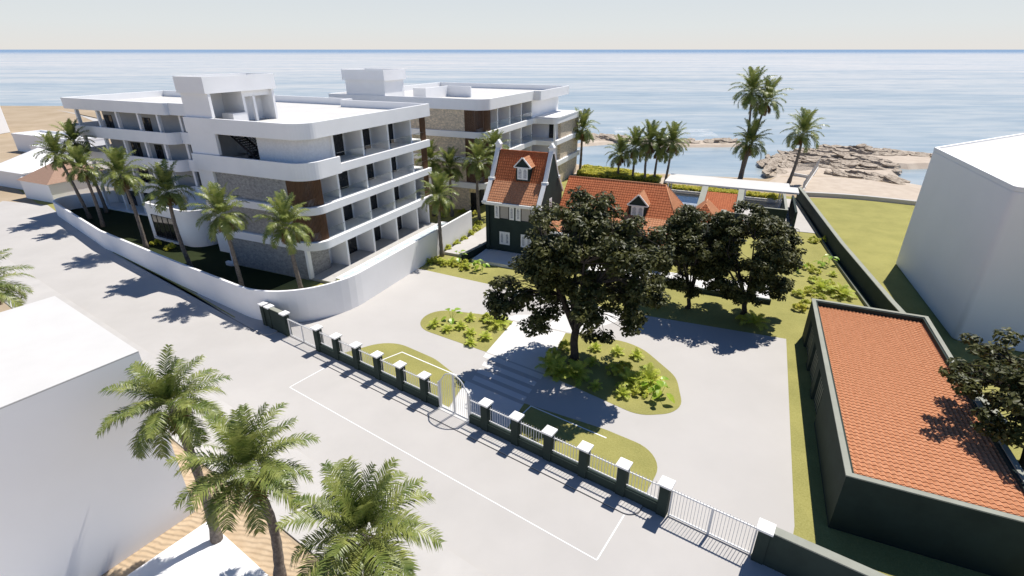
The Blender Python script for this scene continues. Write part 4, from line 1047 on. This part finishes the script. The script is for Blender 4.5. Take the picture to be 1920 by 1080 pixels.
def palm_crown(seed, n=32, L=2.85, nl=36, ll=.62, lw=.075, dead=7):
    rng = random.Random(seed); V, Fc = [], []
    for k in range(n):
        u = k/(n-1); az = k*2.39996+rng.uniform(-.2, .2)
        el = R(86-40*u if u < .2 else 82-104*(u-.1)+rng.uniform(-7, 7)); l = L*(.92+.18*math.sin(math.pi*min(1, u+.15)))*rng.uniform(.92, 1.08)
        frond(V, Fc, (math.cos(az)*.10, math.sin(az)*.10, .15-u*.25), az, el, l, R(34+60*u if u < .2 else 52+48*u+rng.uniform(-9, 12)), nl, ll, lw, rng)
    nliv = len(Fc)
    for k in range(dead):
        az = k*2.39996+1.1; frond(V, Fc, (math.cos(az)*.14, math.sin(az)*.14, -.25), az, R(-38+rng.uniform(-14, 10)), L*.5*rng.uniform(.7, 1.1), R(45), int(nl*.55), ll*.6, lw, rng)
    me = raw_mesh('crown', V, Fc, M['palm']); me.materials.append(M['deadleaf'])
    me.polygons.foreach_set('material_index', [0]*nliv+[1]*(len(Fc)-nliv))
    return me
CROWNS = [palm_crown(11+k) for k in range(4)]
CROWNF = [palm_crown(31+k, 34, 3.0, 52, .68, .05, 9) for k in range(3)]
def palm(label, base, h, sc=1.0, top=(0, 0), front=False, k=0, group=None, thick=.19):
    rng = random.Random(label)
    r = thing('palm_tree', label, 'palm tree', base, 0, 'palms across the street' if front else 'palms on the plot and along the shore')
    P, rad = [], []
    bx, by = rng.uniform(-.35, .35), rng.uniform(-.35, .35)
    n = 16
    for q in range(n+1):
        u = q/n; P.append(Vector(base)+Vector((top[0]*u**1.5+bx*math.sin(math.pi*u), top[1]*u**1.5+by*math.sin(math.pi*u), (h-.1)*u-.15*(u == 0))))
        rad.append(thick*(1.25-.45*u+.45*max(0, .12-u)/.12)*(1+.05*((q % 2)*2-1)))
    m = MB(); m.tube(P, rad, 9); m.build('trunk', M['trunk'], r)
    me = (CROWNF if front else CROWNS)[k % (3 if front else 4)]
    c = bpy.data.objects.new('crown', me); COL.objects.link(c); c.parent = r
    c.location = P[-1]-Vector(base); c.rotation_euler = (rng.uniform(-.08, .08), rng.uniform(-.08, .08), rng.uniform(0, 6.28)); c.scale = (sc, sc, sc) if front else (sc*.87, sc*.87, sc)
    return r
palm('leftmost street palm, tall and leaning in front of the brown roofed house', Q(-84.0, 40.9), 9.0, 1.08, (-1.6, .3), k=1)
palm('dense tall palm just behind the leftmost leaning palm', Q(-85.0, 43.8), 10.2, 1.08, (-1.2, 0), k=2)
palm('second street palm from the left, low bushy crown near the wall end', Q(-78.4, 39.4), 7.9, 1.05, (-.2, 0), k=3)
palm('tall palm behind the white wall in front of the balcony wing', Q(-64.4, 36.1), 9.0, 1.12, (-.3, 0), k=0)
palm('palm in front of the rounded white entrance lobby', Q(-52.6, 33.4), 8.9, 1.08, (-.4, .1), k=1)
palm('palm before the left edge of the grey stone street wall', Q(-42.9, 31.6), 8.1, 1.05, (-.3, 0), k=2)
palm('palm before the right corner of the stone wall with timber screens', Q(-36.4, 32.9), 7.5, 1.06, (-.4, 0), k=3)
palm('palm outside the white wall beside the dark green house', Q(-30.35, 48.47), 7.1, .98, (0, .1), k=0)
palm('palm left of the dark green house front, before the rear block corner', Q(-32.6, 62.6), 8.2, 1.05, (0, 0), k=1)
palm('palm in front of the tan stone wall of the rear block', Q(-37.2, 62.9), 7.0, 1.0, (0, 0), k=2)
palm('shaded palm at the timber end of the front block', Q(-39.8, 62.0), 8.0, 1.0, (0, 0), k=3)
palm('tall palm at the timber screen corner of the rear block', Q(-32.0, 66.2), 9.2, 1.0, (.1, 0), k=0)
palm('tall palm beside the seaward stone end of the rear block', Q(-28.7, 97.8), 8.3, 1.35, (0, 0), k=2, thick=.22)
palm('short thick palm at the left of the clump behind the long roof', Q(-20.7, 96.4), 4.4, 1.3, (0, 0), k=1)
palm('palm left of centre in the clump behind the long roof', Q(-17.95, 95.3), 6.0, 1.3, (0, 0), k=3)
palm('tallest palm in the clump behind the long roof', Q(-15.5, 95.0), 7.3, 1.3, (0, 0), k=0)
palm('palm right of centre in the clump behind the long roof', Q(-14.15, 96.3), 6.0, 1.3, (.2, 0), k=2)
palm('slender palm at the right of the clump by the canopy corner', Q(-12.1, 95.5), 7.2, 1.3, (.4, 0), k=1)
palm('low palm with drooping dry leaves before the two tall beach palms', Q(0.2, 104.6), 6.6, 1.5, (.6, 0), k=3, thick=.24)
palm('tallest palm on the beach, straight trunk left of its twin', Q(0.0, 106.0), 15.2, 1.5, (-.6, 0), k=0, thick=.2)
palm('tall palm leaning right of its twin on the beach', Q(.3, 106.2), 13.6, 1.5, (2.0, 0), k=2, thick=.2)
palm('single palm leaning right beside the rock shelf', Q(8.3, 105.5), 8.7, 1.5, (.7, .2), k=1, thick=.24)
palm('front palm nearest the blank white wall of the lower left building', S(-21.9, 6.39), 8.3, .78, (-.1, .1), True, 0)
palm('middle of the three front palms, over the white slab', S(-17.8, 7.05), 6.4, .88, (-.15, .1), True, 1)
palm('rightmost and lowest of the three front palms at the bottom edge', S(-12.75, 8.2), 5.1, .95, (.1, .1), True, 2)
palm('palm cut by the left edge of the picture across the road', S(-54.6, 6.5), 5.2, 1.05, (.2, 0), True, 1)

def leaf_quads(V, Fc, c, r, n, size, rng, flat=.75, ratio=.56):
    for _ in range(n):
        while True:
            d = Vector((rng.uniform(-1, 1), rng.uniform(-1, 1), rng.uniform(-1, 1)))
            if .1 < d.length < 1: break
        p = Vector(c)+Vector((d.x*r, d.y*r, d.z*r*flat))
        nrm = (d*.7+Vector((rng.uniform(-.6, .6), rng.uniform(-.6, .6), rng.uniform(.2, 1.1)))).normalized()
        t = nrm.cross(Vector((rng.uniform(-1, 1), rng.uniform(-1, 1), rng.uniform(-1, 1)))).normalized(); b = nrm.cross(t)
        l = size*rng.uniform(.7, 1.3); w = l*ratio
        i = len(V); V += [p-t*l*.5, p+b*w*.5-t*l*.05, p+t*l*.5-nrm*l*.12, p-b*w*.5-t*l*.05]; Fc.append((i, i+1, i+2, i+3))
def tree(label, base, trunk_h, r_trunk, centre, rad, ncl, nleaf, lsize, clr, seed, limbs=7, lean=(0, 0), group=None, skirt=()):
    rng = random.Random(seed); root = thing('broadleaf_tree', label, 'tree', base, 0, 'dark broadleaf trees'); base = Vector(base)
    fork = base+Vector((lean[0], lean[1], trunk_h)); C = base+Vector(centre)
    m = MB(); n = 8
    m.tube([base.lerp(fork, q/n)+Vector((math.sin(q*.9)*.05, math.cos(q*1.1)*.05, -.1*(q == 0))) for q in range(n+1)], [r_trunk*(1.35-.35*min(1, q/2)) if q < 2 else r_trunk*(1-.18*q/n) for q in range(n+1)], 10)
    trunk = m.build('trunk', M['bark'], root)
    cl = []
    off = Vector((rng.uniform(0, 50),)*3)
    tries = 0
    while len(cl) < ncl and tries < ncl*30:
        tries += 1
        d = Vector((rng.uniform(-1, 1), rng.uniform(-1, 1), rng.uniform(-1, 1)))
        l = d.length
        if l > 1 or l < .45: continue
        if d.z < -.55 and rng.random() < .7: continue
        p = C+Vector((d.x*rad[0], d.y*rad[1], d.z*rad[2]))
        if noise.noise(p*.42+off) < -.13: continue
        lump = 1+.28*noise.noise(p*.33+off*2)
        p = C+Vector((d.x*rad[0]*lump, d.y*rad[1]*lump, d.z*rad[2]*lump)); cl.append(p)
    for s in skirt: cl += [base+Vector(s)+Vector((rng.uniform(-.7, .7), rng.uniform(-.7, .7), rng.uniform(-.4, .4))) for _ in range(6)]
    b = MB(); nodes = []
    for k in range(limbs):
        az = 2*math.pi*k/limbs+rng.uniform(-.3, .3); out = .62 if k % 3 else .35
        end = C+Vector((math.cos(az)*rad[0]*out, math.sin(az)*rad[1]*out, rad[2]*rng.uniform(-.25, .35) if k % 3 else rad[2]*.45))
        P = []; mid = fork.lerp(end, .45)+Vector((rng.uniform(-.35, .35), rng.uniform(-.35, .35), rng.uniform(-.1, .5)))
        for q in range(9):
            u = q/8; P.append(fork.lerp(mid, u).lerp(mid.lerp(end, u), u)-Vector((0, 0, .25*(1-u))))
        b.tube(P, [r_trunk*.62*(1-.72*q/8) for q in range(9)], 7); nodes += P[4:]
    for p in cl:
        q = min(nodes, key=lambda x: (x-p).length+max(0, x.z-p.z)*.8)
        mid = q.lerp(p, .5)+Vector((rng.uniform(-.25, .25), rng.uniform(-.25, .25), rng.uniform(.0, .25)*(q-p).length))
        b.tube([q, mid, p], [r_trunk*.13, r_trunk*.08, r_trunk*.04], 4, False)
    b.build('branches', M['bark'], trunk)
    V, Fc = [], []
    for p in cl:
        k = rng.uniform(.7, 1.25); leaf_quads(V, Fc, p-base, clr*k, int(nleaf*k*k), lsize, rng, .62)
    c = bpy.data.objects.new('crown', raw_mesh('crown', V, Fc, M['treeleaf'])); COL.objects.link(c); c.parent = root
    return root
tree('large dark broadleaf tree in the middle of the forecourt bed', Q(-9.27, 32.72), 3.1, .34, (.45, .3, 8.5), (5.2, 5.4, 4.25), 430, 88, .33, .68, 5, 10, skirt=((-6.2, 0, 5.0), (-5.5, .3, 5.6), (-4.9, -.3, 5.3), (-4.2, -.6, 6.0), (-5.2, .6, 6.6), (-3.2, -1.6, 4.5), (-2.6, -1.2, 5.2), (3.4, -1.2, 4.1), (4.4, -.6, 4.7), (1.4, -1.2, 3.1), (5.4, 0, 5.3), (5.6, .5, 6.2)))
tree('smaller dark tree left of its twin behind the driveway', Q(-2.35, 46.14), 1.3, .2, (-.6, .3, 5.8), (3.5, 3.3, 3.7), 230, 84, .31, .6, 8, 7, skirt=((-2.2, -.6, 2.9), (-.9, -1.4, 2.5), (1.5, -1.2, 2.9)))
tree('wider dark tree right of its twin behind the driveway', Q(2.4, 46.7), 1.5, .24, (-.9, .2, 5.9), (4.0, 3.8, 3.9), 290, 84, .31, .62, 12, 8, skirt=((2.4, -.3, 3.4), (1.6, -1.0, 2.9), (-2.2, -1.0, 3.0), (-1.0, -1.6, 2.6), (3.0, .4, 2.9)))
tree('dark tree overhanging the garage roof at the right edge', Q(17.3, 32.0), 3.0, .26, (-.1, -.1, 6.0), (3.9, 4.2, 2.7), 170, 84, .31, .6, 21, 8, skirt=((-4.2, -1.6, 4.6), (-4.6, 1.2, 5.9)))

# ---- low planting: prototypes whose meshes are shared
def fern_mesh(seed, n=13, L=.75, nl=12, ll=.2, lw=.06, mat='fern'):
    rng = random.Random(seed); V, Fc = [], []
    for k in range(n):
        u = k/(n-1); az = k*2.39996; frond(V, Fc, (0, 0, .03), az, R(82-60*u+rng.uniform(-6, 6)), L*rng.uniform(.8, 1.1), R(55+25*u), nl, ll, lw, rng, .012, .25, .1)
    return raw_mesh('fern', V, Fc, M[mat])
def broad_mesh(seed, n=6, h=.95, l=.55):
    rng = random.Random(seed); V, Fc = [], []
    for k in range(n):
        az = k*2.39996+rng.uniform(-.3, .3); d = Vector((math.cos(az), math.sin(az), 0)); hh = h*rng.uniform(.55, 1.05); s = Vector((-d.y, d.x, 0))
        a = Vector((0, 0, 0)); b_ = d*.22*rng.uniform(.6, 1.8)+Vector((0, 0, hh))
        i = len(V); V += [a-s*.02, a+s*.02, b_+s*.012, b_-s*.012]; Fc.append((i, i+1, i+2, i+3))
        L = l*rng.uniform(.8, 1.2); w = L*.36; ax = (d+Vector((0, 0, rng.uniform(-.5, .25)))).normalized()
        row = []
        for t, ww in ((0, .15), (.25, .85), (.55, 1), (.8, .6), (1, .03)):
            c = b_+ax*L*t-Vector((0, 0, .25*L*t*t)); i = len(V); V += [c-s*w*ww+Vector((0, 0, .06*ww)), c, c+s*w*ww+Vector((0, 0, .06*ww))]; row.append(i)
        for i, j in zip(row, row[1:]): Fc += [(i, i+1, j+1, j), (i+1, i+2, j+2, j+1)]
    return raw_mesh('leafy_plant', V, Fc, M['broad'])
def bush_mesh(seed, r=.6, ncl=22, nleaf=34, size=.17, mat='bush'):
    rng = random.Random(seed); V, Fc = [], []
    for k in range(ncl):
        az, q = rng.uniform(0, 6.28), math.sqrt(rng.random()); z = r*(.25+.85*(1-q*q)*rng.uniform(.6, 1.1))
        p = Vector((math.cos(az)*q*r, math.sin(az)*q*r, z))
        i = len(V); V += [Vector((-.012, 0, 0)), Vector((.012, 0, 0)), p]; Fc.append((i, i+1, i+2))
        leaf_quads(V, Fc, p, r*.28, nleaf, size, rng, .8, .55)
    return raw_mesh('shrub', V, Fc, M[mat])
PL = {'fern': [fern_mesh(s) for s in (1, 2, 3)], 'bigfern': [fern_mesh(s, 16, 1.35, 20, .34, .06) for s in (4, 5)],
      'broad': [broad_mesh(s) for s in (1, 2, 3)], 'bush': [bush_mesh(s) for s in (1, 2, 3)], 'dark': [bush_mesh(9, .55, 20, 34, .16, 'hedge')]}
CATS = {'fern': ('fern', 'fern'), 'bigfern': ('large_fern', 'fern'), 'broad': ('broadleaf_plant', 'plant'), 'bush': ('shrub', 'shrub'), 'dark': ('shrub', 'shrub')}
pn = 0
def plant(kind, a, b, label, sc=1.0, z=.0):
    global pn; pn += 1; rng = random.Random(pn)
    o = bpy.data.objects.new(CATS[kind][0], PL[kind][pn % len(PL[kind])]); COL.objects.link(o)
    o.location = Q(a, b, z); o.rotation_euler.z = rng.uniform(0, 6.28); s = sc*rng.uniform(.93, 1.07); o.scale = (s, s, s*rng.uniform(.9, 1.1))
    tag(o, label, CATS[kind][1], {'fern': 'small ferns in the beds', 'bigfern': 'large ferns in the beds', 'broad': 'broad leaved plants in the beds'}.get(kind, 'low shrubs in the beds')); return o
for a in [
    ('fern', -22.25, 33.65, 'small fern nearest the rounded left tip of the left bed'), ('fern', -20.79, 33.36, 'small fern near the front edge of the left bed, by its tip'),
    ('fern', -19.97, 34.24, 'small fern in the middle of the left bed'), ('fern', -19.94, 35.96, 'small fern at the back edge of the left bed'),
    ('fern', -18.64, 33.51, 'small fern right of centre in the left bed'), ('fern', -17.2, 33.46, 'small fern by the white path in the left bed'),
    ('fern', -17.9, 32.12, 'small fern at the front corner of the left bed beside the path'), ('broad', -21.22, 34.85, 'tall broad leaved plant in the left bed'),
    ('bigfern', -17.3, 36.0, 'large pale fern at the back right of the left bed'), ('bush', -18.5, 36.4, 'leafy shrub left of the large fern in the left bed'),
    ('fern', -8.3, 35.45, 'small fern just right of the big tree trunk'), ('fern', -6.56, 35.6, 'small fern at the back edge of the right bed, middle'),
    ('fern', -5.05, 35.66, 'small fern at the back edge of the right bed, farther right'), ('fern', -7.98, 33.37, 'small fern in shade right of the big tree trunk'),
    ('bigfern', -10.7, 31.6, 'large dark fern at the foot of the big tree'), ('bigfern', -9.9, 31.0, 'second large dark fern before the big tree, on the bed edge'), ('bush', -11.0, 33.0, 'shaded shrub left of the big tree trunk'),
    ('bigfern', -8.6, 31.3, 'large shaded fern right of the big tree foot'), ('dark', -5.52, 33.27, 'dense shrub in the middle of the right bed'), ('bush', -6.2, 32.9, 'leafy shrub left of the dense one in the right bed'),
    ('bigfern', -3.64, 32.53, 'large bright fern near the right end of the right bed'), ('bigfern', -4.6, 31.9, 'large fern beside the brightest one in the right bed'), ('broad', -3.0, 31.48, 'broad leaved plant below the large bright fern'),
    ('broad', -2.5, 30.9, 'outermost broad leaved plant at the right tip of the bed'), ('fern', -4.95, 30.27, 'small fern at the front edge of the right bed'), ('bush', -3.9, 31.0, 'low shrub near the broad leaved plants'),
    ('bush', -10.5, 34.6, 'low shrub behind the big tree trunk by the path'), ('fern', -6.9, 30.4, 'small shaded fern on the front edge of the right bed'),
    ('bigfern', 3.4, 45.2, 'large fern in front of the wider twin tree by the driveway'), ('bush', 2.4, 45.4, 'shaded shrub left of the large driveway fern'), ('broad', -5.72, 45.13, 'bright broad leaved plant at the driveway edge beneath the trees'),
    ('broad', -4.93, 44.88, 'second broad leaved plant at the driveway edge beneath the trees'), ('bush', -7.3, 46.2, 'yellow green shrub between the big tree and the twin trees'), ('bush', -6.4, 47.2, 'yellow shrub behind the broad leaved driveway plants'),
    ('bush', 9.85, 71.5, 'shrub at the paving edge, farthest left on the side lawn'), ('bush', 11.14, 72.07, 'shrub at the paving edge against the long dark wall'),
    ('broad', 7.52, 59.66, 'broad leaved plant at the left of the lawn cluster'), ('bush', 8.6, 61.28, 'shrub behind the broad leaved lawn plants'), ('broad', 9.93, 62.37, 'tall broad leaved plant in the middle of the lawn cluster'),
    ('broad', 10.86, 63.98, 'broad leaved plant in the lawn cluster nearest the dark wall'), ('fern', 10.88, 60.34, 'fern below the lawn cluster by the dark wall'), ('bush', 9.2, 60.4, 'yellow shrub low in the lawn cluster'),
    ('bush', 7.2, 53.25, 'shrub beside the wider twin tree on the lawn'), ('bush', 8.16, 54.34, 'shrub second from the tree in the front lawn clump'), ('bigfern', 9.4, 55.85, 'large yellow fern in the front lawn clump'),
    ('bush', 10.48, 55.36, 'round shrub in the front lawn clump'), ('bigfern', 11.13, 54.98, 'large yellow fern nearest the dark wall behind the garage'), ('bush', 7.73, 51.06, 'shrub behind the far garage corner'),
    ('dark', 7.13, 49.96, 'dark shrub by the far garage corner'), ('bush', 10.24, 57.2, 'shrub at the back of the front lawn clump'), ('bush', 9.0, 53.2, 'yellow shrub in front of the lawn clump'), ('bush', 8.8, 57.6, 'small shrub between the two lawn clumps'),
    ('fern', -30.5, 46.0, 'dark fern at the foot of the white wall by the driveway'), ('bush', -30.12, 46.6, 'shrub behind the dark fern at the white wall'), ('bush', -29.3, 46.4, 'low shrub just right of the palm outside the wall'),
    ('bush', -28.66, 46.2, 'yellow shrub in the middle of the bed by the patio'), ('fern', -28.19, 46.9, 'fern in the bed below the side patio'), ('bush', -27.51, 46.5, 'round yellow shrub before the low garden wall'),
    ('broad', -27.57, 47.5, 'broad leaved plant at the end of the low garden wall'), ('bush', -25.99, 46.0, 'shrub in front of the white front terrace'), ('bush', -26.4, 46.9, 'shrub at the corner of the front terrace'),
    ('broad', -24.97, 46.5, 'broad leaved plant in shade below the front terrace'), ('broad', -24.0, 46.4, 'second broad leaved plant below the front terrace under the tree'),
    ('bush', -30.62, 50.4, 'first low shrub of the strip along the white wall'), ('bush', -30.62, 52.4, 'second low shrub of the strip along the white wall'), ('bush', -30.62, 54.3, 'third low shrub of the strip along the white wall'),
    ('bush', -30.62, 56.2, 'fourth low shrub of the strip near the wall end'), ('bush', -31.0, 58.6, 'yellow shrub just past the end of the white wall'), ('bush', -32.0, 61.0, 'shrub at the foot of the palm left of the house'),
    ('dark', -38.9, 64.6, 'dark shrub at the foot of the tan stone wall, left'), ('bush', -36.7, 65.0, 'shrub at the foot of the tan stone wall, right'), ('bush', -38.4, 61.6, 'yellow shrub behind the end of the plunge pool'), ('dark', -34.6, 64.4, 'dark shrub by the rear block glass door'), ('bush', -35.0, 61.2, 'yellow shrub behind the far part of the white wall'),
    ('fern', -40.4, 31.0, 'bright low fern inside the curved wall corner, left'), ('bush', -39.6, 32.2, 'bright shrub at the foot of the corner palm'), ('bush', -38.7, 32.6, 'bright shrub right of the corner palm inside the wall'), ('fern', -36.6, 34.4, 'fern inside the wall near the pool end'), ('bush', -35.6, 36.9, 'single yellow shrub at the near end of the narrow pool'),
    ('dark', -64.5, 37.4, 'dark shrub in shade before the lobby window'), ('dark', -61.5, 37.2, 'dark shrub at the right end of the lobby window')]:
    kd, a_, b_, lb = a
    sc_ = 1.0
    zz = .05 if kd in ('fern',) else .0
    plant(kd, a_, b_, lb, {'fern': .92, 'bigfern': 1.05, 'broad': 1.15, 'bush': .98, 'dark': 1.2}[kd], .02)

def hedge(label, F, path, w, z0, z1, n, size=.22, name='hedge'):
    rng = random.Random(label); r = thing(name, label, 'hedge', F(*path[0]), 0, 'yellow green hedges')
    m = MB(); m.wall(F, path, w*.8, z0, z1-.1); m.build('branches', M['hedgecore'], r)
    V, Fc = [], []
    tot = sum(math.dist(p, q) for p, q in zip(path, path[1:]))
    for p, q in zip(path, path[1:]):
        L = math.dist(p, q); u = ((q[0]-p[0])/L, (q[1]-p[1])/L)
        for k in range(int(n*L/tot)):
            s, t = rng.uniform(0, L), rng.uniform(-.5, .5)*w; h = noise.noise(Vector((s*.8, t*2, 3)))*.18
            c = F(p[0]+u[0]*s-u[1]*t, p[1]+u[1]*s+u[0]*t, z1-.08+h if rng.random() < .72 else rng.uniform(z0+.1, z1))-woff(r)
            leaf_quads(V, Fc, c, .22, 9, size, rng, .8, .6)
    o = bpy.data.objects.new('foliage', raw_mesh('foliage', V, Fc, M['hedge'])); COL.objects.link(o); o.parent = r
hedge('long clipped yellow green hedge behind the white canopy', Q, [(-11.6, 91.9), (6.8, 91.9)], 2.3, 0, .75, 1300)
hedge('broad yellow green hedge bed behind the manor roof by the palm clump', Q, [(-28.4, 96.6), (-13.2, 95.9)], 4.2, 0, 1.0, 1500, .26)
hedge('low yellow green hedge along the seaward edge of the sand court', Q, [(-29.0, 101.2), (-19.0, 100.2)], 2.2, 0, .9, 600, .26)
r = thing('planter_pot', 'round white pot at the right end of the canopy hedge', 'plant pot', Q(5.2, 88.9, .05))
m = MB(); m.tube([Q(5.2, 88.9, z) for z in (.05, .1, .5, .8, .82)], [.42, .5, .66, .72, .66], 24); m.build('pot', M['pot'], r)
o = bpy.data.objects.new('foliage', PL['bush'][1]); COL.objects.link(o); o.parent = r; o.location = (0, 0, .65); o.scale = (1.3, 1.3, 1.2)

# ================================================================== ROCKS
def outcrop(label, cx, cy, rx, ry, rot, h, z0, seed, nu=64, nv=44):
    rng = random.Random(seed); off = Vector((seed*13.7, seed*7.1, 0)); cr, sr = math.cos(rot), math.sin(rot)
    V, keep = [], []
    for j in range(nv+1):
        for i in range(nu+1):
            u, v = i/nu*2-1, j/nv*2-1; x, y = u*rx, v*ry
            wx, wy = cx+x*cr-y*sr, cy+x*sr+y*cr
            e = 1-(u*u+v*v)+.35*noise.noise(Vector((wx*.16, wy*.16, seed)))+.25*noise.noise(Vector((wx*.5, wy*.5, seed)))
            # tilted beds: saw-tooth ledges that rise towards the sea and break off
            tt = (x*.3+y*.95)*.72+1.6*noise.noise(Vector((wx*.2, wy*.2, 5+seed)))+.35*noise.noise(Vector((wx*.8, wy*.8, 2)))
            saw = tt-math.floor(tt); lump = .5+.9*noise.noise(Vector((wx*.13, wy*.13, math.floor(tt)*3.3)))
            ridge = noise.multi_fractal(Vector((wx*.7, wy*.7, seed)), .8, 2.2, 5)
            z = h*max(0, min(1, e*1.5))*max(.06, lump)*.8*(.16+.85*(1-saw)**.8*(saw > .05)+.20*ridge)
            V.append(Vector((wx, wy, z0+(z if e > 0 else -.5)))); keep.append(e > -.05)
    Fc = []
    for j in range(nv):
        for i in range(nu):
            a = j*(nu+1)+i; q = (a, a+1, a+nu+2, a+nu+1)
            if all(keep[k] for k in q): Fc.append(q)
    nz_ = lambda a, b: a*(nu+1)+b
    for _ in range(int(rx*ry*1.5)):
        t, q = rng.uniform(0, 6.28), math.sqrt(rng.random())*.92; u, v = math.cos(t)*q, math.sin(t)*q
        base = V[nz_(int((v+1)/2*nv), int((u+1)/2*nu))]
        if base.z < z0: continue
        n = rng.randint(5, 8); r = rng.uniform(.35, 1.25)*(.8+.2*h); th = rng.uniform(.12, .42); a0 = rng.uniform(0, 6.28); dr = rot+rng.uniform(-.5, .5)
        nx, ny = rng.uniform(-.10, .10), -rng.uniform(.05, .38); top, bot = [], []
        for k in range(n):
            a = a0+6.28*k/n+rng.uniform(-.25, .25); rr = r*rng.uniform(.65, 1.1); lx, ly = math.cos(a)*rr*1.7, math.sin(a)*rr*.8
            x, y = lx*math.cos(dr)-ly*math.sin(dr), lx*math.sin(dr)+ly*math.cos(dr); zz = base.z+.12+th*.5-nx*x-ny*y
            top.append(Vector((base.x+x, base.y+y, zz))); bot.append(Vector((base.x+x*.86, base.y+y*.86, zz-th-rng.uniform(0, .15))))
        i = len(V); V += top+bot; Fc.append(tuple(range(i, i+n))); Fc += [(i+k, i+n+k, i+n+(k+1) % n, i+(k+1) % n) for k in range(n)]
    me = raw_mesh('rock_outcrop', V, Fc, M['rock']); o = bpy.data.objects.new('rock_outcrop', me); COL.objects.link(o); tag(o, label, 'rock', 'rock outcrops along the shore'); return o
outcrop('large flat layered rock shelf in the middle of the sandy point', 71, 115.0, 12.5, 9.0, R(-20), 1.5, -.42, 3, 110, 80)
outcrop('rounded rock mound nearest the low sea wall', 67.8, 98.4, 6.8, 3.6, R(-30), 1.4, -.45, 7, 80, 50)
outcrop('long low rock ridge along the seaward edge of the point', 81, 126.0, 14, 4.4, R(-8), 1.4, -.5, 11, 100, 46)
outcrop('narrow rocks at the tip of the point beside the white building', 99, 119.5, 8, 2.6, R(-35), 1.2, -.5, 15)
outcrop('rocks at the water edge behind the wire fence', 58.0, 113.5, 5.6, 4.4, R(70), 1.3, -.6, 19)
outcrop('small rocks at the water beside the leaning beach palm', 53.0, 104.4, 3.8, 2.4, R(60), 1.1, -.6, 23)
outcrop('flat rocks on the left part of the sand spit', 27.5, 149.5, 8.6, 4.6, R(-20), 1.2, -.9, 27)
outcrop('low rocks on the middle of the sand spit', 45.5, 143.3, 6.4, 2.8, R(8), 1.1, -.9, 31)
outcrop('dark low rocks at the right end of the sand spit', 57, 144.0, 5.2, 2.6, R(0), 1.3, -.9, 35)
outcrop('small rocks where the sand spit bends', 35.5, 147.5, 5.0, 2.6, R(-40), 1.0, -.9, 39)

# ================================================================== CAMERA, SKY, SUN
cam = bpy.data.cameras.new('camera'); co = bpy.data.objects.new('camera', cam); COL.objects.link(co)
cam.sensor_width = 36; cam.lens = 970/1920*36; cam.clip_start = .1; cam.clip_end = 200000
co.location = (0, 0, 22); co.rotation_euler = (R(90)-math.atan((540-92.5)/970), 0, 0); scene.camera = co
sund = Vector((.175*math.cos(QA)-.50*math.sin(QA), .175*math.sin(QA)+.50*math.cos(QA), 1)).normalized(); el = math.asin(sund.z)
sun = bpy.data.lights.new('sun', 'SUN'); so = bpy.data.objects.new('sun', sun); COL.objects.link(so)
sun.energy = 5.0; sun.angle = R(.5); sun.color = (1, .955, .885); so.rotation_euler = sund.to_track_quat('Z', 'Y').to_euler(); so.location = (60, 60, 120)
w = bpy.data.worlds.new('World'); scene.world = w; w.use_nodes = True
nt = w.node_tree; bg = nt.nodes['Background']; sky = nt.nodes.new('ShaderNodeTexSky'); sky.sky_type = 'NISHITA'; sky.sun_disc = False
sky.sun_elevation = el; sky.sun_rotation = math.atan2(sund.x, sund.y); sky.altitude = 20; sky.air_density = 1.0; sky.dust_density = .6; sky.ozone_density = 1.5
# sky whitening into sea haze; tint and blue belt added to fill shaded walls
tc = nt.nodes.new('ShaderNodeTexCoord'); sep = nt.nodes.new('ShaderNodeSeparateXYZ'); nt.links.new(tc.outputs['Generated'], sep.inputs[0])
tint = nt.nodes.new('ShaderNodeMix'); tint.data_type = 'RGBA'; tint.blend_type = 'MULTIPLY'; tint.inputs[0].default_value = 1
nt.links.new(sky.outputs[0], tint.inputs[6]); tint.inputs[7].default_value = (.35, .66, 1.1, 1)
hz = nt.nodes.new('ShaderNodeValToRGB'); el_ = hz.color_ramp.elements
el_[0].position = 0; el_[0].color = (.94, .94, .94, 1); el_[1].position = .55; el_[1].color = (0, 0, 0, 1)
k = el_.new(.10); k.color = (.88, .88, .88, 1); k = el_.new(.22); k.color = (.80, .80, .80, 1)
nt.links.new(sep.outputs[2], hz.inputs[0])
hc = nt.nodes.new('ShaderNodeValToRGB'); hc.color_ramp.elements[0].color = (.83, .80, .76, 1); hc.color_ramp.elements[1].color = (.75, .80, .83, 1); hc.color_ramp.elements[1].position = .095; k = hc.color_ramp.elements.new(.24); k.color = (.30, .58, 1.12, 1)
k = hc.color_ramp.elements.new(.035); k.color = (.80, .825, .82, 1)
nt.links.new(sep.outputs[2], hc.inputs[0])
sc_ = nt.nodes.new('ShaderNodeVectorMath'); sc_.operation = 'SCALE'; sc_.inputs['Scale'].default_value = HAZE = .88/.05
nt.links.new(hc.outputs[0], sc_.inputs[0])
mx = nt.nodes.new('ShaderNodeMix'); mx.data_type = 'RGBA'; nt.links.new(hz.outputs[0], mx.inputs[0]); nt.links.new(tint.outputs[2], mx.inputs[6]); nt.links.new(sc_.outputs[0], mx.inputs[7])
nt.links.new(mx.outputs[2], bg.inputs[0]); bg.inputs[1].default_value = .05
vs = scene.view_settings; vs.view_transform = 'Standard'; vs.look = 'None'; vs.exposure = .19; vs.gamma = 1; vs.use_curve_mapping = False
scene.cycles.max_bounces = 8; scene.cycles.diffuse_bounces = 2; scene.cycles.transparent_max_bounces = 12; scene.cycles.caustics_reflective = False; scene.cycles.caustics_refractive = False
